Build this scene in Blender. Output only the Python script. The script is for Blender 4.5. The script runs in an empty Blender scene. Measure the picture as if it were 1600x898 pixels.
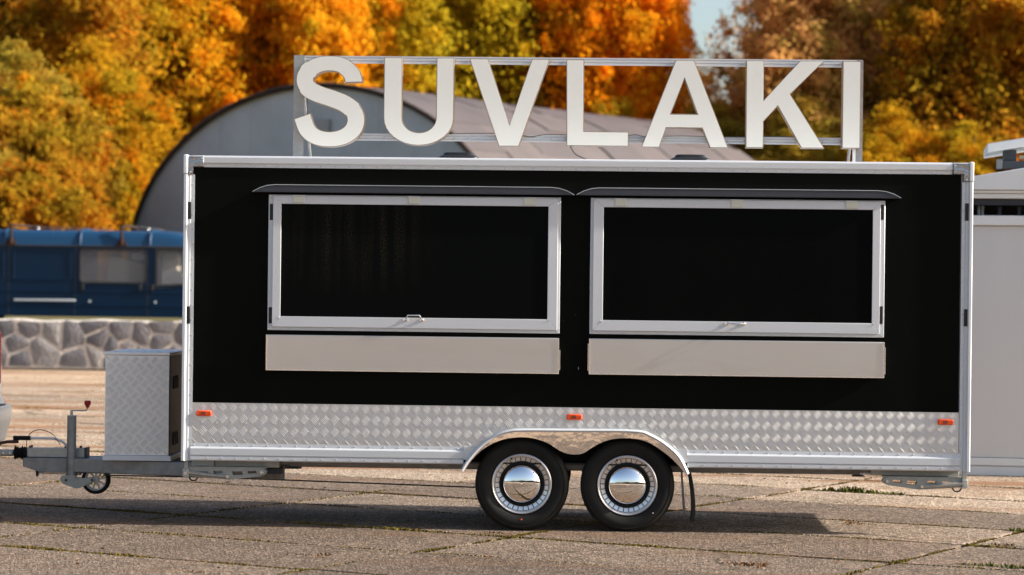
import bpy, math, random
import numpy as np
from mathutils import Matrix, Vector
random.seed(7)
SC = bpy.context.scene
COL = SC.collection
R = math.radians

# ------------------------------------------------------------------ camera
CAM_YAW, CAM_PITCH, CAM_ROLL = .0362, -.002, .0115
cam_data = bpy.data.cameras.new('camera')
cam = bpy.data.objects.new('camera', cam_data)
COL.objects.link(cam)
_f = Vector((-math.sin(CAM_YAW) * math.cos(CAM_PITCH), math.cos(CAM_YAW) * math.cos(CAM_PITCH), math.sin(CAM_PITCH)))
_r = Vector((math.cos(CAM_YAW), math.sin(CAM_YAW), 0))
_u = _r.cross(_f)
_c, _s = math.cos(CAM_ROLL), math.sin(CAM_ROLL)
_r2, _u2 = _c * _r + _s * _u, _c * _u - _s * _r
cam.matrix_world = Matrix(((_r2.x, _u2.x, -_f.x, .181), (_r2.y, _u2.y, -_f.y, -17.9), (_r2.z, _u2.z, -_f.z, 1.8), (0, 0, 0, 1)))
cam_data.sensor_width = 36
cam_data.lens = 85
cam_data.clip_end = 3000
cam_data.dof.use_dof = True
cam_data.dof.focus_distance = 18.0
cam_data.dof.aperture_fstop = 2.0
SC.camera = cam

# ------------------------------------------------------------------ light
SUN_EL, SUN_AZ = R(27), R(-4.5)          # azimuth from +X towards +Y
world = bpy.data.worlds.new('World')
SC.world = world
world.use_nodes = True
wn = world.node_tree
sky = wn.nodes.new('ShaderNodeTexSky')
sky.sky_type = 'NISHITA'
sky.sun_disc = False
sky.sun_elevation = SUN_EL
sky.sun_rotation = R(90) - SUN_AZ
sky.air_density = 1.0
sky.dust_density = 2.8
sky.ozone_density = .8
wn.links.new(sky.outputs[0], wn.nodes['Background'].inputs[0])
wn.nodes['Background'].inputs[1].default_value = .10
sun_data = bpy.data.lights.new('sun', 'SUN')
sun_data.energy = 4.7
sun_data.angle = R(1.1)
sun_data.color = (1, .945, .865)
sun = bpy.data.objects.new('sun', sun_data)
COL.objects.link(sun)
sd = Vector((math.cos(SUN_AZ) * math.cos(SUN_EL), math.sin(SUN_AZ) * math.cos(SUN_EL), math.sin(SUN_EL)))
sun.rotation_euler = sd.to_track_quat('Z', 'Y').to_euler()
sun.location = (20, 0, 20)
SC.view_settings.view_transform = 'Standard'
SC.view_settings.look = 'None'
SC.view_settings.exposure = 1.14
SC.view_settings.gamma = 1
SC.render.engine = 'CYCLES'
SC.cycles.use_denoising = True
SC.cycles.max_bounces = 8
SC.cycles.transparent_max_bounces = 12

# ------------------------------------------------------------------ materials
def mat(name, col, rough=.5, metal=0, spec=.5, noise=None, bump=None, coat=0, stretch=(1, 1, 1)):
    """noise=(scale, amount, second colour) mottles the base colour; bump=(scale, distance)"""
    m = bpy.data.materials.new(name)
    m.use_nodes = True
    nt = m.node_tree
    b = nt.nodes['Principled BSDF']
    b.inputs['Base Color'].default_value = (*col, 1)
    b.inputs['Roughness'].default_value = rough
    b.inputs['Metallic'].default_value = metal
    b.inputs['Specular IOR Level'].default_value = spec
    b.inputs['Coat Weight'].default_value = coat
    tc = nt.nodes.new('ShaderNodeTexCoord')
    mp = nt.nodes.new('ShaderNodeMapping')
    mp.inputs['Scale'].default_value = stretch
    nt.links.new(tc.outputs['Object'], mp.inputs[0])
    if noise:
        n = nt.nodes.new('ShaderNodeTexNoise')
        n.inputs['Scale'].default_value = noise[0]
        n.inputs['Detail'].default_value = 6
        n.inputs['Roughness'].default_value = .65
        nt.links.new(mp.outputs[0], n.inputs['Vector'])
        mr = nt.nodes.new('ShaderNodeMapRange')
        mr.inputs[1].default_value = .35
        mr.inputs[2].default_value = .68
        mr.inputs[4].default_value = noise[1]
        nt.links.new(n.outputs['Fac'], mr.inputs[0])
        mx = nt.nodes.new('ShaderNodeMix')
        mx.data_type = 'RGBA'
        mx.inputs[6].default_value = (*col, 1)
        mx.inputs[7].default_value = (*noise[2], 1)
        nt.links.new(mr.outputs[0], mx.inputs[0])
        nt.links.new(mx.outputs[2], b.inputs['Base Color'])
        r2 = nt.nodes.new('ShaderNodeMath')
        r2.operation = 'MULTIPLY_ADD'
        r2.inputs[1].default_value = .12
        r2.inputs[2].default_value = rough - .05
        nt.links.new(n.outputs['Fac'], r2.inputs[0])
        nt.links.new(r2.outputs[0], b.inputs['Roughness'])
    if bump:
        n2 = nt.nodes.new('ShaderNodeTexNoise')
        n2.inputs['Scale'].default_value = bump[0]
        n2.inputs['Detail'].default_value = 4
        nt.links.new(mp.outputs[0], n2.inputs['Vector'])
        bp = nt.nodes.new('ShaderNodeBump')
        bp.inputs['Distance'].default_value = bump[1]
        nt.links.new(n2.outputs['Fac'], bp.inputs['Height'])
        nt.links.new(bp.outputs[0], b.inputs['Normal'])
    return m

M = {}
M['alu'] = mat('anodised_aluminium', (.62, .635, .65), .5, .35, .5, (3, .3, (.54, .55, .57)), None, 0, (.3, 1, 1))
M['alu_white'] = mat('white_aluminium', (.70, .715, .725), .45, .2, .5, (2, .3, (.60, .61, .62)))
M['alu_frame'] = mat('frame_aluminium', (.58, .60, .615), .5, .35, .5, (4, .2, (.6, .62, .63)))
M['tread'] = mat('tread_plate', (.76, .75, .73), .36, .85, .5, (1.6, .35, (.62, .60, .57)), (7, .004))
M['tread_box'] = mat('box_tread_plate', (.86, .85, .83), .42, .45, .5, (1.6, .35, (.74, .72, .69)), (7, .004))
M['tread_bar'] = mat('tread_ridge', (.78, .77, .75), .36, .85)
M['steel'] = mat('brushed_stainless', (.70, .67, .64), .33, .9, .5, (1.3, .4, (.62, .58, .54)), (2.2, .006), 0, (.4, 1, 1))
M['mirror'] = mat('polished_steel', (.84, .82, .80), .07, 1, .5, None, (3, .006))
M['chrome'] = mat('chrome', (.92, .92, .92), .015, 1)
M['galv'] = mat('galvanised_steel', (.30, .30, .297), .48, .6, .5, (14, .6, (.155, .155, .153)), (40, .001))
M['cap_steel'] = mat('corner_cap_steel', (.42, .43, .46), .16, 1, .5, (22, .6, (.25, .25, .27)), (30, .006))
M['galv_pale'] = mat('pale_zinc_steel', (.44, .44, .42), .45, .6, .5, (18, .5, (.30, .30, .28)))
M['greengrey'] = mat('grey_green_casting', (.36, .37, .345), .45, .5, .5, (20, .5, (.26, .27, .25)))
M['black_panel'] = mat('black_composite', (.0034, .0039, .0033), .35, 0, .030, (1.2, .5, (.0050, .0052, .0042)), (.8, .01))
M['black_pane'] = mat('black_shutter', (.0016, .0022, .0021), .28, 0, .035, (.9, .6, (.0026, .0030, .0028)), (1.2, .012))
M['black'] = mat('black_plastic', (.012, .012, .013), .45, 0, .4)
M['slate'] = mat('slate_grey_metal', (.040, .044, .055), .5, .2, .4, (8, .4, (.055, .058, .065)))
M['tyre'] = mat('tyre_rubber', (.008, .0075, .0065), .62, 0, .22, (9, .7, (.017, .015, .012)), (90, .0006))
M['rim'] = mat('rim_alloy', (.84, .83, .82), .30, .8, .5, (12, .3, (.68, .66, .64)))
M['rubber'] = mat('matt_rubber', (.010, .010, .010), .8, 0, .2)
M['orange'] = mat('orange_lens', (.85, .085, .008), .18, 0, .6, (60, .6, (.62, .04, .004)))
M['red'] = mat('red_plastic', (.32, .006, .008), .35, 0, .5)
M['cream'] = mat('cream_plastic', (.60, .60, .50), .4, 0, .5)
M['letter_face'] = mat('milky_acrylic', (.74, .74, .69), .38, 0, .35, (2.5, .2, (.69, .69, .63)))
M['letter_side'] = mat('brassy_trim', (.36, .27, .20), .35, .6, .5)
M['wire'] = mat('grey_wire', (.16, .14, .13), .5)
M['redwire'] = mat('brown_cable', (.16, .05, .025), .5)
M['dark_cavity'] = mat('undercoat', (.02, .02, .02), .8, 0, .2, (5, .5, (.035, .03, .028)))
M['screw'] = mat('screw_metal', (.85, .85, .84), .2, .9)
# surroundings
M['van'] = mat('blue_van_paint', (.0003, .017, .048), .42, 0, .22, (1.1, .5, (.0003, .012, .034)))
M['van_roof'] = mat('sky_lit_blue_paint', (.008, .045, .105), .4, 0, .4, (1.4, .4, (.006, .034, .08)))  # van blue made lighter to carry the sky's reflection on the roof
M['rust'] = mat('rusty_steel', (.050, .022, .014), .85, .1, .2, (12, .8, (.02, .012, .010)))
M['seal'] = mat('window_rubber', (.035, .03, .028), .6)
M['cargo'] = mat('beige_board', (.62, .54, .42), .8, 0, .2, (2, .3, (.5, .44, .34)))
M['kiosk'] = mat('pale_grey_laminate', (.66, .655, .64), .55, .0, .35, (.7, .3, (.56, .56, .55)), None, 0, (3, 3, .3))
M['kiosk_white'] = mat('white_trim', (.80, .81, .79), .5, 0, .4, (3, .3, (.70, .71, .69)))
M['kiosk_dark'] = mat('dark_frame', (.06, .065, .075), .5, .2, .4)
M['hangar_wall'] = mat('blue_grey_sheet', (.43, .46, .48), .6, .1, .3, (.6, .8, (.32, .345, .36)))
M['hangar_edge'] = mat('dark_rusty_edge', (.045, .030, .024), .8, 0, .2, (2, .8, (.02, .015, .013)))
def sheet(name, a, b):
    return mat(name, a, .6, .15, .3, (.8, .8, b))
ROOFM = [sheet('roof_sheet_a', (.118, .098, .094), (.092, .075, .073)), sheet('roof_sheet_b', (.13, .108, .102), (.10, .083, .080)),
         sheet('roof_sheet_c', (.107, .090, .087), (.088, .073, .071))]
STONEM = [mat('stone_' + w, c, .85, 0, .3, (3.2, .8, d), (14, .02)) for w, c, d in
          (('grey', (.20, .19, .195), (.13, .122, .128)), ('brown', (.215, .195, .185), (.15, .135, .130)),
           ('dark', (.155, .148, .158), (.10, .096, .105)), ('pale', (.29, .27, .26), (.20, .185, .18)))]
M['stone_orange'] = mat('orange_brick_stone', (.50, .18, .05), .9, 0, .2, (6, .6, (.35, .13, .05)))
M['mortar'] = mat('pale_mortar', (.62, .56, .49), .95, 0, .2, (7, .8, (.36, .31, .27)), (22, .02))
M['bark'] = mat('tree_bark', (.075, .058, .042), .9, 0, .2, (4, .8, (.035, .028, .022)))
M['car_white'] = mat('white_car_paint', (.74, .77, .76), .3, 0, .5, None, None, .5)
M['glass_dark'] = mat('dark_glass', (.02, .025, .03), .06, 0, .6)
M['taillight'] = mat('red_tail_light', (.42, .008, .012), .15, 0, .6)
M['brown_handle'] = mat('dark_brown_grip', (.055, .018, .014), .5)
M['hills'] = mat('wooded_hill', (.050, .062, .070), .95, 0, .1, (.05, .8, (.075, .080, .078)))

def glass(name, tint, alpha):
    m = mat(name, tint, .04, 0, .6)
    m.node_tree.nodes['Principled BSDF'].inputs['Alpha'].default_value = alpha
    return m
M['van_glass'] = glass('van_window_glass', (.20, .20, .215), .42)

# black shutter with a streaky brown reflection painted into its colour (left hatch)
def reflection_pane():
    m = mat('black_shutter_painted_reflection', (.0016, .0022, .0021), .28, 0, .035)
    nt = m.node_tree
    b = nt.nodes['Principled BSDF']
    tc = nt.nodes.new('ShaderNodeTexCoord')
    def nz(sc, st, det=4):
        mp = nt.nodes.new('ShaderNodeMapping')
        mp.inputs['Scale'].default_value = st
        nt.links.new(tc.outputs['Object'], mp.inputs[0])
        n = nt.nodes.new('ShaderNodeTexNoise')
        n.inputs['Scale'].default_value = sc
        n.inputs['Detail'].default_value = det
        nt.links.new(mp.outputs[0], n.inputs['Vector'])
        return n.outputs['Fac']
    def mth(op, a, b_=None, clamp=False):
        q = nt.nodes.new('ShaderNodeMath')
        q.operation = op
        q.use_clamp = clamp
        for i, v in enumerate((a, b_)):
            if v is None:
                continue
            if isinstance(v, (int, float)):
                q.inputs[i].default_value = v
            else:
                nt.links.new(v, q.inputs[i])
        return q.outputs[0]
    sp = nt.nodes.new('ShaderNodeSeparateXYZ')
    nt.links.new(tc.outputs['Object'], sp.inputs[0])
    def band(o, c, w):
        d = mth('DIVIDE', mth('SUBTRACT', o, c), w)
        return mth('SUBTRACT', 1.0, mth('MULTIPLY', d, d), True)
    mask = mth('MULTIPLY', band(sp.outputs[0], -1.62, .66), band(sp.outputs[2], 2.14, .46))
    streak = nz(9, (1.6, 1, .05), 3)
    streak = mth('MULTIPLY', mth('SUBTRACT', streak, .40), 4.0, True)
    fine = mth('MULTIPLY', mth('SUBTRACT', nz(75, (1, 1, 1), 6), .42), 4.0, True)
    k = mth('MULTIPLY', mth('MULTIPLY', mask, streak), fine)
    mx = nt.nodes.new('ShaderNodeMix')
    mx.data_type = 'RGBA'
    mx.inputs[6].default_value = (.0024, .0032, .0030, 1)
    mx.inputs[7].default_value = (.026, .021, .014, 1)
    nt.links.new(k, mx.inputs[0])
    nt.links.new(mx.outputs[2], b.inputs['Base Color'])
    return m
M['reflection_pane'] = reflection_pane()

# concrete: exposed aggregate, stains, used on the slabs and on the yard beyond them
GZ = -.033                                # level of the paving; the trailer's heights are measured from .033 above it
ROW_A, COL_A = R(-26), R(61)
ORG = (-.404, -.384)
SLAB_U, SLAB_V = 2.89, 1.278
def concrete(name, tint, far):
    m = bpy.data.materials.new(name)
    m.use_nodes = True
    nt = m.node_tree
    L = nt.links.new
    b = nt.nodes['Principled BSDF']
    b.inputs['Roughness'].default_value = .88
    b.inputs['Specular IOR Level'].default_value = .25
    geo = nt.nodes.new('ShaderNodeNewGeometry')
    pos = geo.outputs['Position']
    def nz(sc, det=4, rough=.6, st=(1, 1, 1)):
        mp = nt.nodes.new('ShaderNodeMapping')
        mp.inputs['Scale'].default_value = st
        L(pos, mp.inputs[0])
        n = nt.nodes.new('ShaderNodeTexNoise')
        n.inputs['Scale'].default_value = sc
        n.inputs['Detail'].default_value = det
        n.inputs['Roughness'].default_value = rough
        L(mp.outputs[0], n.inputs['Vector'])
        return n.outputs['Fac']
    def ramp(v, stops):
        r = nt.nodes.new('ShaderNodeValToRGB')
        e = r.color_ramp.elements
        e[0].position, e[0].color = stops[0][0], (*stops[0][1], 1)
        e[1].position, e[1].color = stops[-1][0], (*stops[-1][1], 1)
        for p_, c in stops[1:-1]:
            q = e.new(p_)
            q.color = (*c, 1)
        L(v, r.inputs[0])
        return r.outputs[0]
    def mix(t, a, c, fac):
        x = nt.nodes.new('ShaderNodeMix')
        x.data_type = 'RGBA'
        x.blend_type = t
        for i, v in ((6, a), (7, c), (0, fac)):
            if isinstance(v, (int, float)):
                x.inputs[i].default_value = v
            elif isinstance(v, tuple):
                x.inputs[i].default_value = (*v, 1)
            else:
                L(v, x.inputs[i])
        return x.outputs[2]
    T = lambda k: tuple(v * k for v in tint)
    old = far or tint[0] > .25            # the weathered slabs further back carry rusty-brown litter stains
    big = ramp(nz(.55, 5, .65), [(.3, T(.80)), (.5, T(1.0)), (.72, T(1.22))])
    # pebbles: voronoi cells of random tone
    vo = nt.nodes.new('ShaderNodeTexVoronoi')
    vo.inputs['Scale'].default_value = 75
    L(pos, vo.inputs['Vector'])
    sc_ = nt.nodes.new('ShaderNodeSeparateColor')
    L(vo.outputs['Color'], sc_.inputs[0])
    peb = ramp(sc_.outputs[0], [(0, (.20, .18, .16)), (.3, (.72, .68, .64)), (.7, (1.05, 1.02, .98)), (.88, (1.9, 1.82, 1.74)), (1, (3.0, 2.9, 2.8))])
    c1 = mix('MULTIPLY', big, peb, .95)
    mid = ramp(nz(9, 5, .7), [(.3, (.78, .77, .75)), (.6, (1.08, 1.06, 1.05))])
    c2 = mix('MULTIPLY', c1, mid, .8)
    # hairline cracks
    nd = nt.nodes.new('ShaderNodeTexNoise')
    nd.inputs['Scale'].default_value = 2.2
    nd.inputs['Detail'].default_value = 5
    L(pos, nd.inputs['Vector'])
    vm = nt.nodes.new('ShaderNodeVectorMath')
    vm.operation = 'MULTIPLY_ADD'
    vm.inputs[1].default_value = (.7, .7, 0)
    L(nd.outputs['Color'], vm.inputs[0]); L(pos, vm.inputs[2])
    vc = nt.nodes.new('ShaderNodeTexVoronoi')
    vc.feature = 'DISTANCE_TO_EDGE'
    vc.inputs['Scale'].default_value = .42
    L(vm.outputs[0], vc.inputs['Vector'])
    cr_ = nt.nodes.new('ShaderNodeMapRange')
    cr_.inputs[1].default_value = .002
    cr_.inputs[2].default_value = .0065
    cr_.inputs[3].default_value = 1
    cr_.inputs[4].default_value = 0
    L(vc.outputs['Distance'], cr_.inputs[0])
    gate = nt.nodes.new('ShaderNodeMapRange')
    gate.inputs[1].default_value = .44
    gate.inputs[2].default_value = .52
    gate.inputs[4].default_value = .85
    L(nz(.33, 3), gate.inputs[0])
    ck = nt.nodes.new('ShaderNodeMath')
    ck.operation = 'MULTIPLY'
    L(cr_.outputs[0], ck.inputs[0]); L(gate.outputs[0], ck.inputs[1])
    c2 = mix('MIX', c2, (.045, .035, .018), ck.outputs[0])
    # soft dark oil and tyre stains
    oil = nt.nodes.new('ShaderNodeMapRange')
    oil.inputs[1].default_value = .58
    oil.inputs[2].default_value = .80
    oil.inputs[4].default_value = .45
    L(nz(.7, 4, .55, (.6, 1, 1)), oil.inputs[0])
    c2 = mix('MIX', c2, T(.45), oil.outputs[0])
    # brown organic stain patches, drawn out along the rows
    stain = nz(.9, 6, .72, (.28, 1.7, 1)) if not old else nz(1.0, 6, .70, (.16, 1.15, 1))
    st = nt.nodes.new('ShaderNodeMapRange')
    st.inputs[1].default_value = .52 if not old else .50
    st.inputs[2].default_value = .66 if not old else .585
    st.inputs[4].default_value = .55 if not old else .88
    L(stain, st.inputs[0])
    c3 = mix('MIX', c2, (.17, .085, .04) if not old else (.25, .125, .06), st.outputs[0])
    out = c3
    if far:
        # the joints of slabs too far off to be built
        def dotp(v, sc):
            d = nt.nodes.new('ShaderNodeVectorMath')
            d.operation = 'DOT_PRODUCT'
            L(pos, d.inputs[0])
            d.inputs[1].default_value = (v[0] / sc, v[1] / sc, 0)
            return d.outputs['Value']
        def math_(op, a, c):
            q = nt.nodes.new('ShaderNodeMath')
            q.operation = op
            for i, v in enumerate((a, c)):
                if isinstance(v, (int, float)):
                    q.inputs[i].default_value = v
                elif v is not None:
                    L(v, q.inputs[i])
            return q.outputs[0]
        u = (math.cos(ROW_A), math.sin(ROW_A)); v = (math.cos(COL_A), math.sin(COL_A))
        cr = u[0] * v[1] - u[1] * v[0]
        A = (v[1] / cr, -v[0] / cr); B = (-u[1] / cr, u[0] / cr)
        wob = math_('MULTIPLY', math_('SUBTRACT', nz(1.3, 3), .5), .10)
        for ax, sp_, w in ((A, SLAB_U, .012), (B, SLAB_V, .035)):
            o0 = (ORG[0] * ax[0] + ORG[1] * ax[1]) / sp_
            t = math_('ADD', math_('SUBTRACT', dotp(ax, sp_), o0 - 1000), wob)
            fr = math_('ABSOLUTE', math_('SUBTRACT', math_('FRACT', t, None), .5), None)
            line = math_('GREATER_THAN', fr, .5 - w)
            line = math_('MULTIPLY', line, math_('GREATER_THAN', nz(.7, 3), .42))
            out = mix('MIX', out, (.15, .10, .045), math_('MULTIPLY', line, .8))
    L(out, b.inputs['Base Color'])
    bp = nt.nodes.new('ShaderNodeBump')
    bp.inputs['Distance'].default_value = .008
    bp.inputs['Strength'].default_value = .9
    hm = nt.nodes.new('ShaderNodeMath')
    hm.operation = 'ADD'
    L(vo.outputs['Distance'], hm.inputs[0])
    L(nz(30, 5, .7), hm.inputs[1])
    L(hm.outputs[0], bp.inputs['Height'])
    L(bp.outputs[0], b.inputs['Normal'])
    return m
CONC = [concrete('concrete_slab_' + n, t, False) for n, t in
        (('plain', (.132, .100, .076)), ('pale', (.152, .117, .090)), ('dull', (.116, .088, .068)), ('warm', (.31, .248, .188)), ('sandy', (.35, .278, .208)), ('buff', (.205, .163, .126)))]
M['yard'] = concrete('worn_yard_concrete', (.42, .318, .225), True)
M['soil'] = mat('mossy_joint_soil', (.075, .060, .028), .95, 0, .1, (3, .9, (.115, .105, .028)), (60, .01))
M['dirt'] = mat('dry_grass_bank', (.13, .10, .045), .95, 0, .1, (1.5, .8, (.09, .095, .035)))

def moss_mat(name, a, b_):
    m = bpy.data.materials.new(name)
    m.use_nodes = True
    nt = m.node_tree
    g = nt.nodes.new('ShaderNodeNewGeometry')
    r = nt.nodes.new('ShaderNodeValToRGB')
    r.color_ramp.elements[0].color = (*a, 1)
    r.color_ramp.elements[1].color = (*b_, 1)
    nt.links.new(g.outputs['Random Per Island'], r.inputs[0])
    nt.links.new(r.outputs[0], nt.nodes['Principled BSDF'].inputs['Base Color'])
    nt.nodes['Principled BSDF'].inputs['Roughness'].default_value = .9
    nt.nodes['Principled BSDF'].inputs['Specular IOR Level'].default_value = .1
    return m
M['moss'] = moss_mat('joint_moss', (.060, .050, .010), (.17, .12, .026))
M['weed'] = moss_mat('green_weed', (.04, .055, .010), (.12, .115, .022))
M['dryweed'] = moss_mat('dry_brown_weed', (.07, .035, .018), (.20, .11, .05))

def leaf_mat(name, stops, clump, accent=None):
    """stops: leaf colours of the kind; clump: a second colour taking over whole boughs"""
    m = bpy.data.materials.new(name)
    m.use_nodes = True
    nt = m.node_tree
    L = nt.links.new
    nt.nodes.remove(nt.nodes['Principled BSDF'])
    out = nt.nodes['Material Output']
    g = nt.nodes.new('ShaderNodeNewGeometry')
    r = nt.nodes.new('ShaderNodeValToRGB')
    e = r.color_ramp.elements
    e[0].position, e[0].color = 0, (*stops[0], 1)
    e[1].position, e[1].color = 1, (*stops[-1], 1)
    for i, s in enumerate(stops[1:-1]):
        q = e.new((i + 1) / (len(stops) - 1))
        q.color = (*s, 1)
    L(g.outputs['Random Per Island'], r.inputs[0])
    n = nt.nodes.new('ShaderNodeTexNoise')
    n.inputs['Scale'].default_value = .55
    n.inputs['Detail'].default_value = 3
    L(g.outputs['Position'], n.inputs['Vector'])
    mr = nt.nodes.new('ShaderNodeMapRange')
    mr.inputs[1].default_value = .46
    mr.inputs[2].default_value = .60
    mr.inputs[4].default_value = .85
    L(n.outputs['Fac'], mr.inputs[0])
    mx = nt.nodes.new('ShaderNodeMix')
    mx.data_type = 'RGBA'
    L(mr.outputs[0], mx.inputs[0])
    L(r.outputs[0], mx.inputs[6])
    mx.inputs[7].default_value = (*clump, 1)
    col = mx.outputs[2]
    if accent:
        n2 = nt.nodes.new('ShaderNodeTexNoise')
        n2.inputs['Scale'].default_value = .8
        n2.inputs['Detail'].default_value = 4
        ad = nt.nodes.new('ShaderNodeVectorMath')
        ad.inputs[1].default_value = (31, 17, 5)
        L(g.outputs['Position'], ad.inputs[0]); L(ad.outputs[0], n2.inputs['Vector'])
        m2 = nt.nodes.new('ShaderNodeMapRange')
        m2.inputs[1].default_value = .52
        m2.inputs[2].default_value = .62
        m2.inputs[4].default_value = .8
        L(n2.outputs['Fac'], m2.inputs[0])
        x2 = nt.nodes.new('ShaderNodeMix')
        x2.data_type = 'RGBA'
        L(m2.outputs[0], x2.inputs[0]); L(col, x2.inputs[6])
        x2.inputs[7].default_value = (*accent, 1)
        col = x2.outputs[2]
    d = nt.nodes.new('ShaderNodeBsdfDiffuse')
    t = nt.nodes.new('ShaderNodeBsdfTranslucent')
    ms = nt.nodes.new('ShaderNodeMixShader')
    ms.inputs[0].default_value = .64
    L(col, d.inputs[0]); L(col, t.inputs[0])
    L(d.outputs[0], ms.inputs[1]); L(t.outputs[0], ms.inputs[2])
    L(ms.outputs[0], out.inputs[0])
    return m
LEAF = {
    'fire': leaf_mat('fiery_orange_leaves', [(.74, .20, .006), (.90, .34, .010), (.92, .46, .02)], (.86, .27, .008), (.62, .34, .014)),
    'orange': leaf_mat('orange_yellow_leaves', [(.66, .27, .010), (.84, .42, .016), (.82, .50, .025)], (.80, .29, .010), (.50, .36, .018)),
    'yellow': leaf_mat('yellow_green_leaves', [(.36, .27, .014), (.56, .41, .02), (.70, .50, .03)], (.40, .31, .018), (.66, .40, .018)),
    'gold': leaf_mat('dark_gold_leaves', [(.36, .20, .012), (.56, .31, .014), (.66, .38, .02)], (.34, .25, .016), (.68, .25, .010)),
    'olive': leaf_mat('olive_leaves', [(.28, .20, .03), (.44, .30, .035), (.56, .36, .04)], (.32, .25, .035), (.54, .28, .04)),
    'brown': leaf_mat('brown_gold_leaves', [(.34, .15, .016), (.54, .26, .018), (.50, .31, .024)], (.34, .23, .018), (.58, .20, .014)),
    'rust': leaf_mat('rusty_leaves', [(.58, .27, .10), (.74, .39, .14), (.74, .44, .14)], (.64, .36, .10), (.48, .38, .08)),
    'sienna': leaf_mat('dark_red_brown_leaves', [(.26, .075, .016), (.44, .13, .018), (.62, .24, .02)], (.32, .16, .016), (.76, .24, .010)),
}

# ------------------------------------------------------------------ mesh helpers
class MB:
    def __init__(s):
        s.v, s.f, s.mi = [], [], []
    def add(s, verts, faces, mi=0):
        o = len(s.v)
        s.v += [tuple(v) for v in verts]
        s.f += [tuple(i + o for i in f) for f in faces]
        s.mi += [mi] * len(faces)
        return s
    def box(s, x0, x1, y0, y1, z0, z1, mi=0):
        return s.add([(x0, y0, z0), (x1, y0, z0), (x1, y1, z0), (x0, y1, z0), (x0, y0, z1), (x1, y0, z1), (x1, y1, z1), (x0, y1, z1)],
                     [(0, 3, 2, 1), (4, 5, 6, 7), (0, 1, 5, 4), (1, 2, 6, 5), (2, 3, 7, 6), (3, 0, 4, 7)], mi)
    def tube(s, pts, r, n=8, cap=True, mi=0):
        P = [Vector(p) for p in pts]
        rr = r if isinstance(r, (list, tuple)) else [r] * len(P)
        ref = Vector((.13, .31, .94)).normalized()
        rings = []
        a = None
        for i, p in enumerate(P):
            d = (P[min(i + 1, len(P) - 1)] - P[max(i - 1, 0)])
            d = d.normalized() if d.length > 1e-9 else Vector((0, 0, 1))
            a = (ref - ref.dot(d) * d).normalized() if a is None else (a - a.dot(d) * d).normalized()
            b = d.cross(a)
            rings.append([p + rr[i] * (math.cos(t) * a + math.sin(t) * b) for t in [2 * math.pi * k / n for k in range(n)]])
        V = [q for ring in rings for q in ring]
        F = []
        for i in range(len(P) - 1):
            for k in range(n):
                k2 = (k + 1) % n
                F.append((i * n + k, i * n + k2, (i + 1) * n + k2, (i + 1) * n + k))
        if cap:
            F.append(tuple(range(n - 1, -1, -1)))
            F.append(tuple((len(P) - 1) * n + k for k in range(n)))
        return s.add(V, F, mi)
    def lathe(s, prof, c, axis='Y', n=48, mi=0, closed=True):
        """prof: (radius, along axis) pairs; the axis runs through c"""
        V, F = [], []
        m_ = len(prof)
        for k in range(n):
            t = 2 * math.pi * k / n
            for r, a in prof:
                x, z = r * math.cos(t), r * math.sin(t)
                if axis == 'Y':
                    V.append((c[0] + x, c[1] + a, c[2] + z))
                elif axis == 'X':
                    V.append((c[0] + a, c[1] + x, c[2] + z))
                else:
                    V.append((c[0] + x, c[1] + z, c[2] + a))
        for k in range(n):
            k2 = (k + 1) % n
            for i in range(m_ if closed else m_ - 1):
                j = (i + 1) % m_
                F.append((k * m_ + i, k2 * m_ + i, k2 * m_ + j, k * m_ + j))
        return s.add(V, F, mi)
    def ball(s, c, r, n=8, m_=5, sy=1., mi=0):
        V = [(c[0], c[1] - r * sy, c[2])]
        for i in range(1, m_):
            a = math.pi * i / m_
            for k in range(n):
                t = 2 * math.pi * k / n
                V.append((c[0] + r * math.sin(a) * math.cos(t), c[1] - r * sy * math.cos(a), c[2] + r * math.sin(a) * math.sin(t)))
        V.append((c[0], c[1] + r * sy, c[2]))
        F = []
        for k in range(n):
            k2 = (k + 1) % n
            F.append((0, 1 + k, 1 + k2))
            for i in range(m_ - 2):
                F.append((1 + i * n + k, 1 + (i + 1) * n + k, 1 + (i + 1) * n + k2, 1 + i * n + k2))
            F.append((len(V) - 1, 1 + (m_ - 2) * n + k2, 1 + (m_ - 2) * n + k))
        return s.add(V, F, mi)
    def prism(s, loops, y0, y1, mi=0, mi_side=None):
        """outline in the XZ plane (first loop outer, others holes) given thickness from y0 (near face) to y1"""
        cu = bpy.data.curves.new('tmp', 'CURVE')
        cu.dimensions = '2D'
        cu.fill_mode = 'BOTH'
        cu.extrude = (y1 - y0) / 2
        for lp in loops:
            sp = cu.splines.new('POLY')
            sp.points.add(len(lp) - 1)
            for i, (x, z) in enumerate(lp):
                sp.points[i].co = (x, z, 0, 1)
            sp.use_cyclic_u = True
        o = bpy.data.objects.new('tmp', cu)
        me = bpy.data.meshes.new_from_object(o)
        ym = (y0 + y1) / 2
        V = [(v.co.x, ym - v.co.z, v.co.y) for v in me.vertices]
        F = [tuple(p.vertices) for p in me.polygons]
        N = [abs(p.normal.z) > .5 for p in me.polygons]
        bpy.data.objects.remove(o)
        bpy.data.curves.remove(cu)
        bpy.data.meshes.remove(me)
        o_ = len(s.v)
        s.v += V
        s.f += [tuple(i + o_ for i in f) for f in F]
        s.mi += [mi if n else (mi if mi_side is None else mi_side) for n in N]
        return s
    def sweep(s, prof, x0, x1, mi=0):
        """closed (y, z) profile extruded along x"""
        n = len(prof)
        V = [(x0, y, z) for y, z in prof] + [(x1, y, z) for y, z in prof]
        F = [(i, (i + 1) % n, n + (i + 1) % n, n + i) for i in range(n)] + [tuple(range(n - 1, -1, -1)), tuple(n + i for i in range(n))]
        return s.add(V, F, mi)
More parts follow.
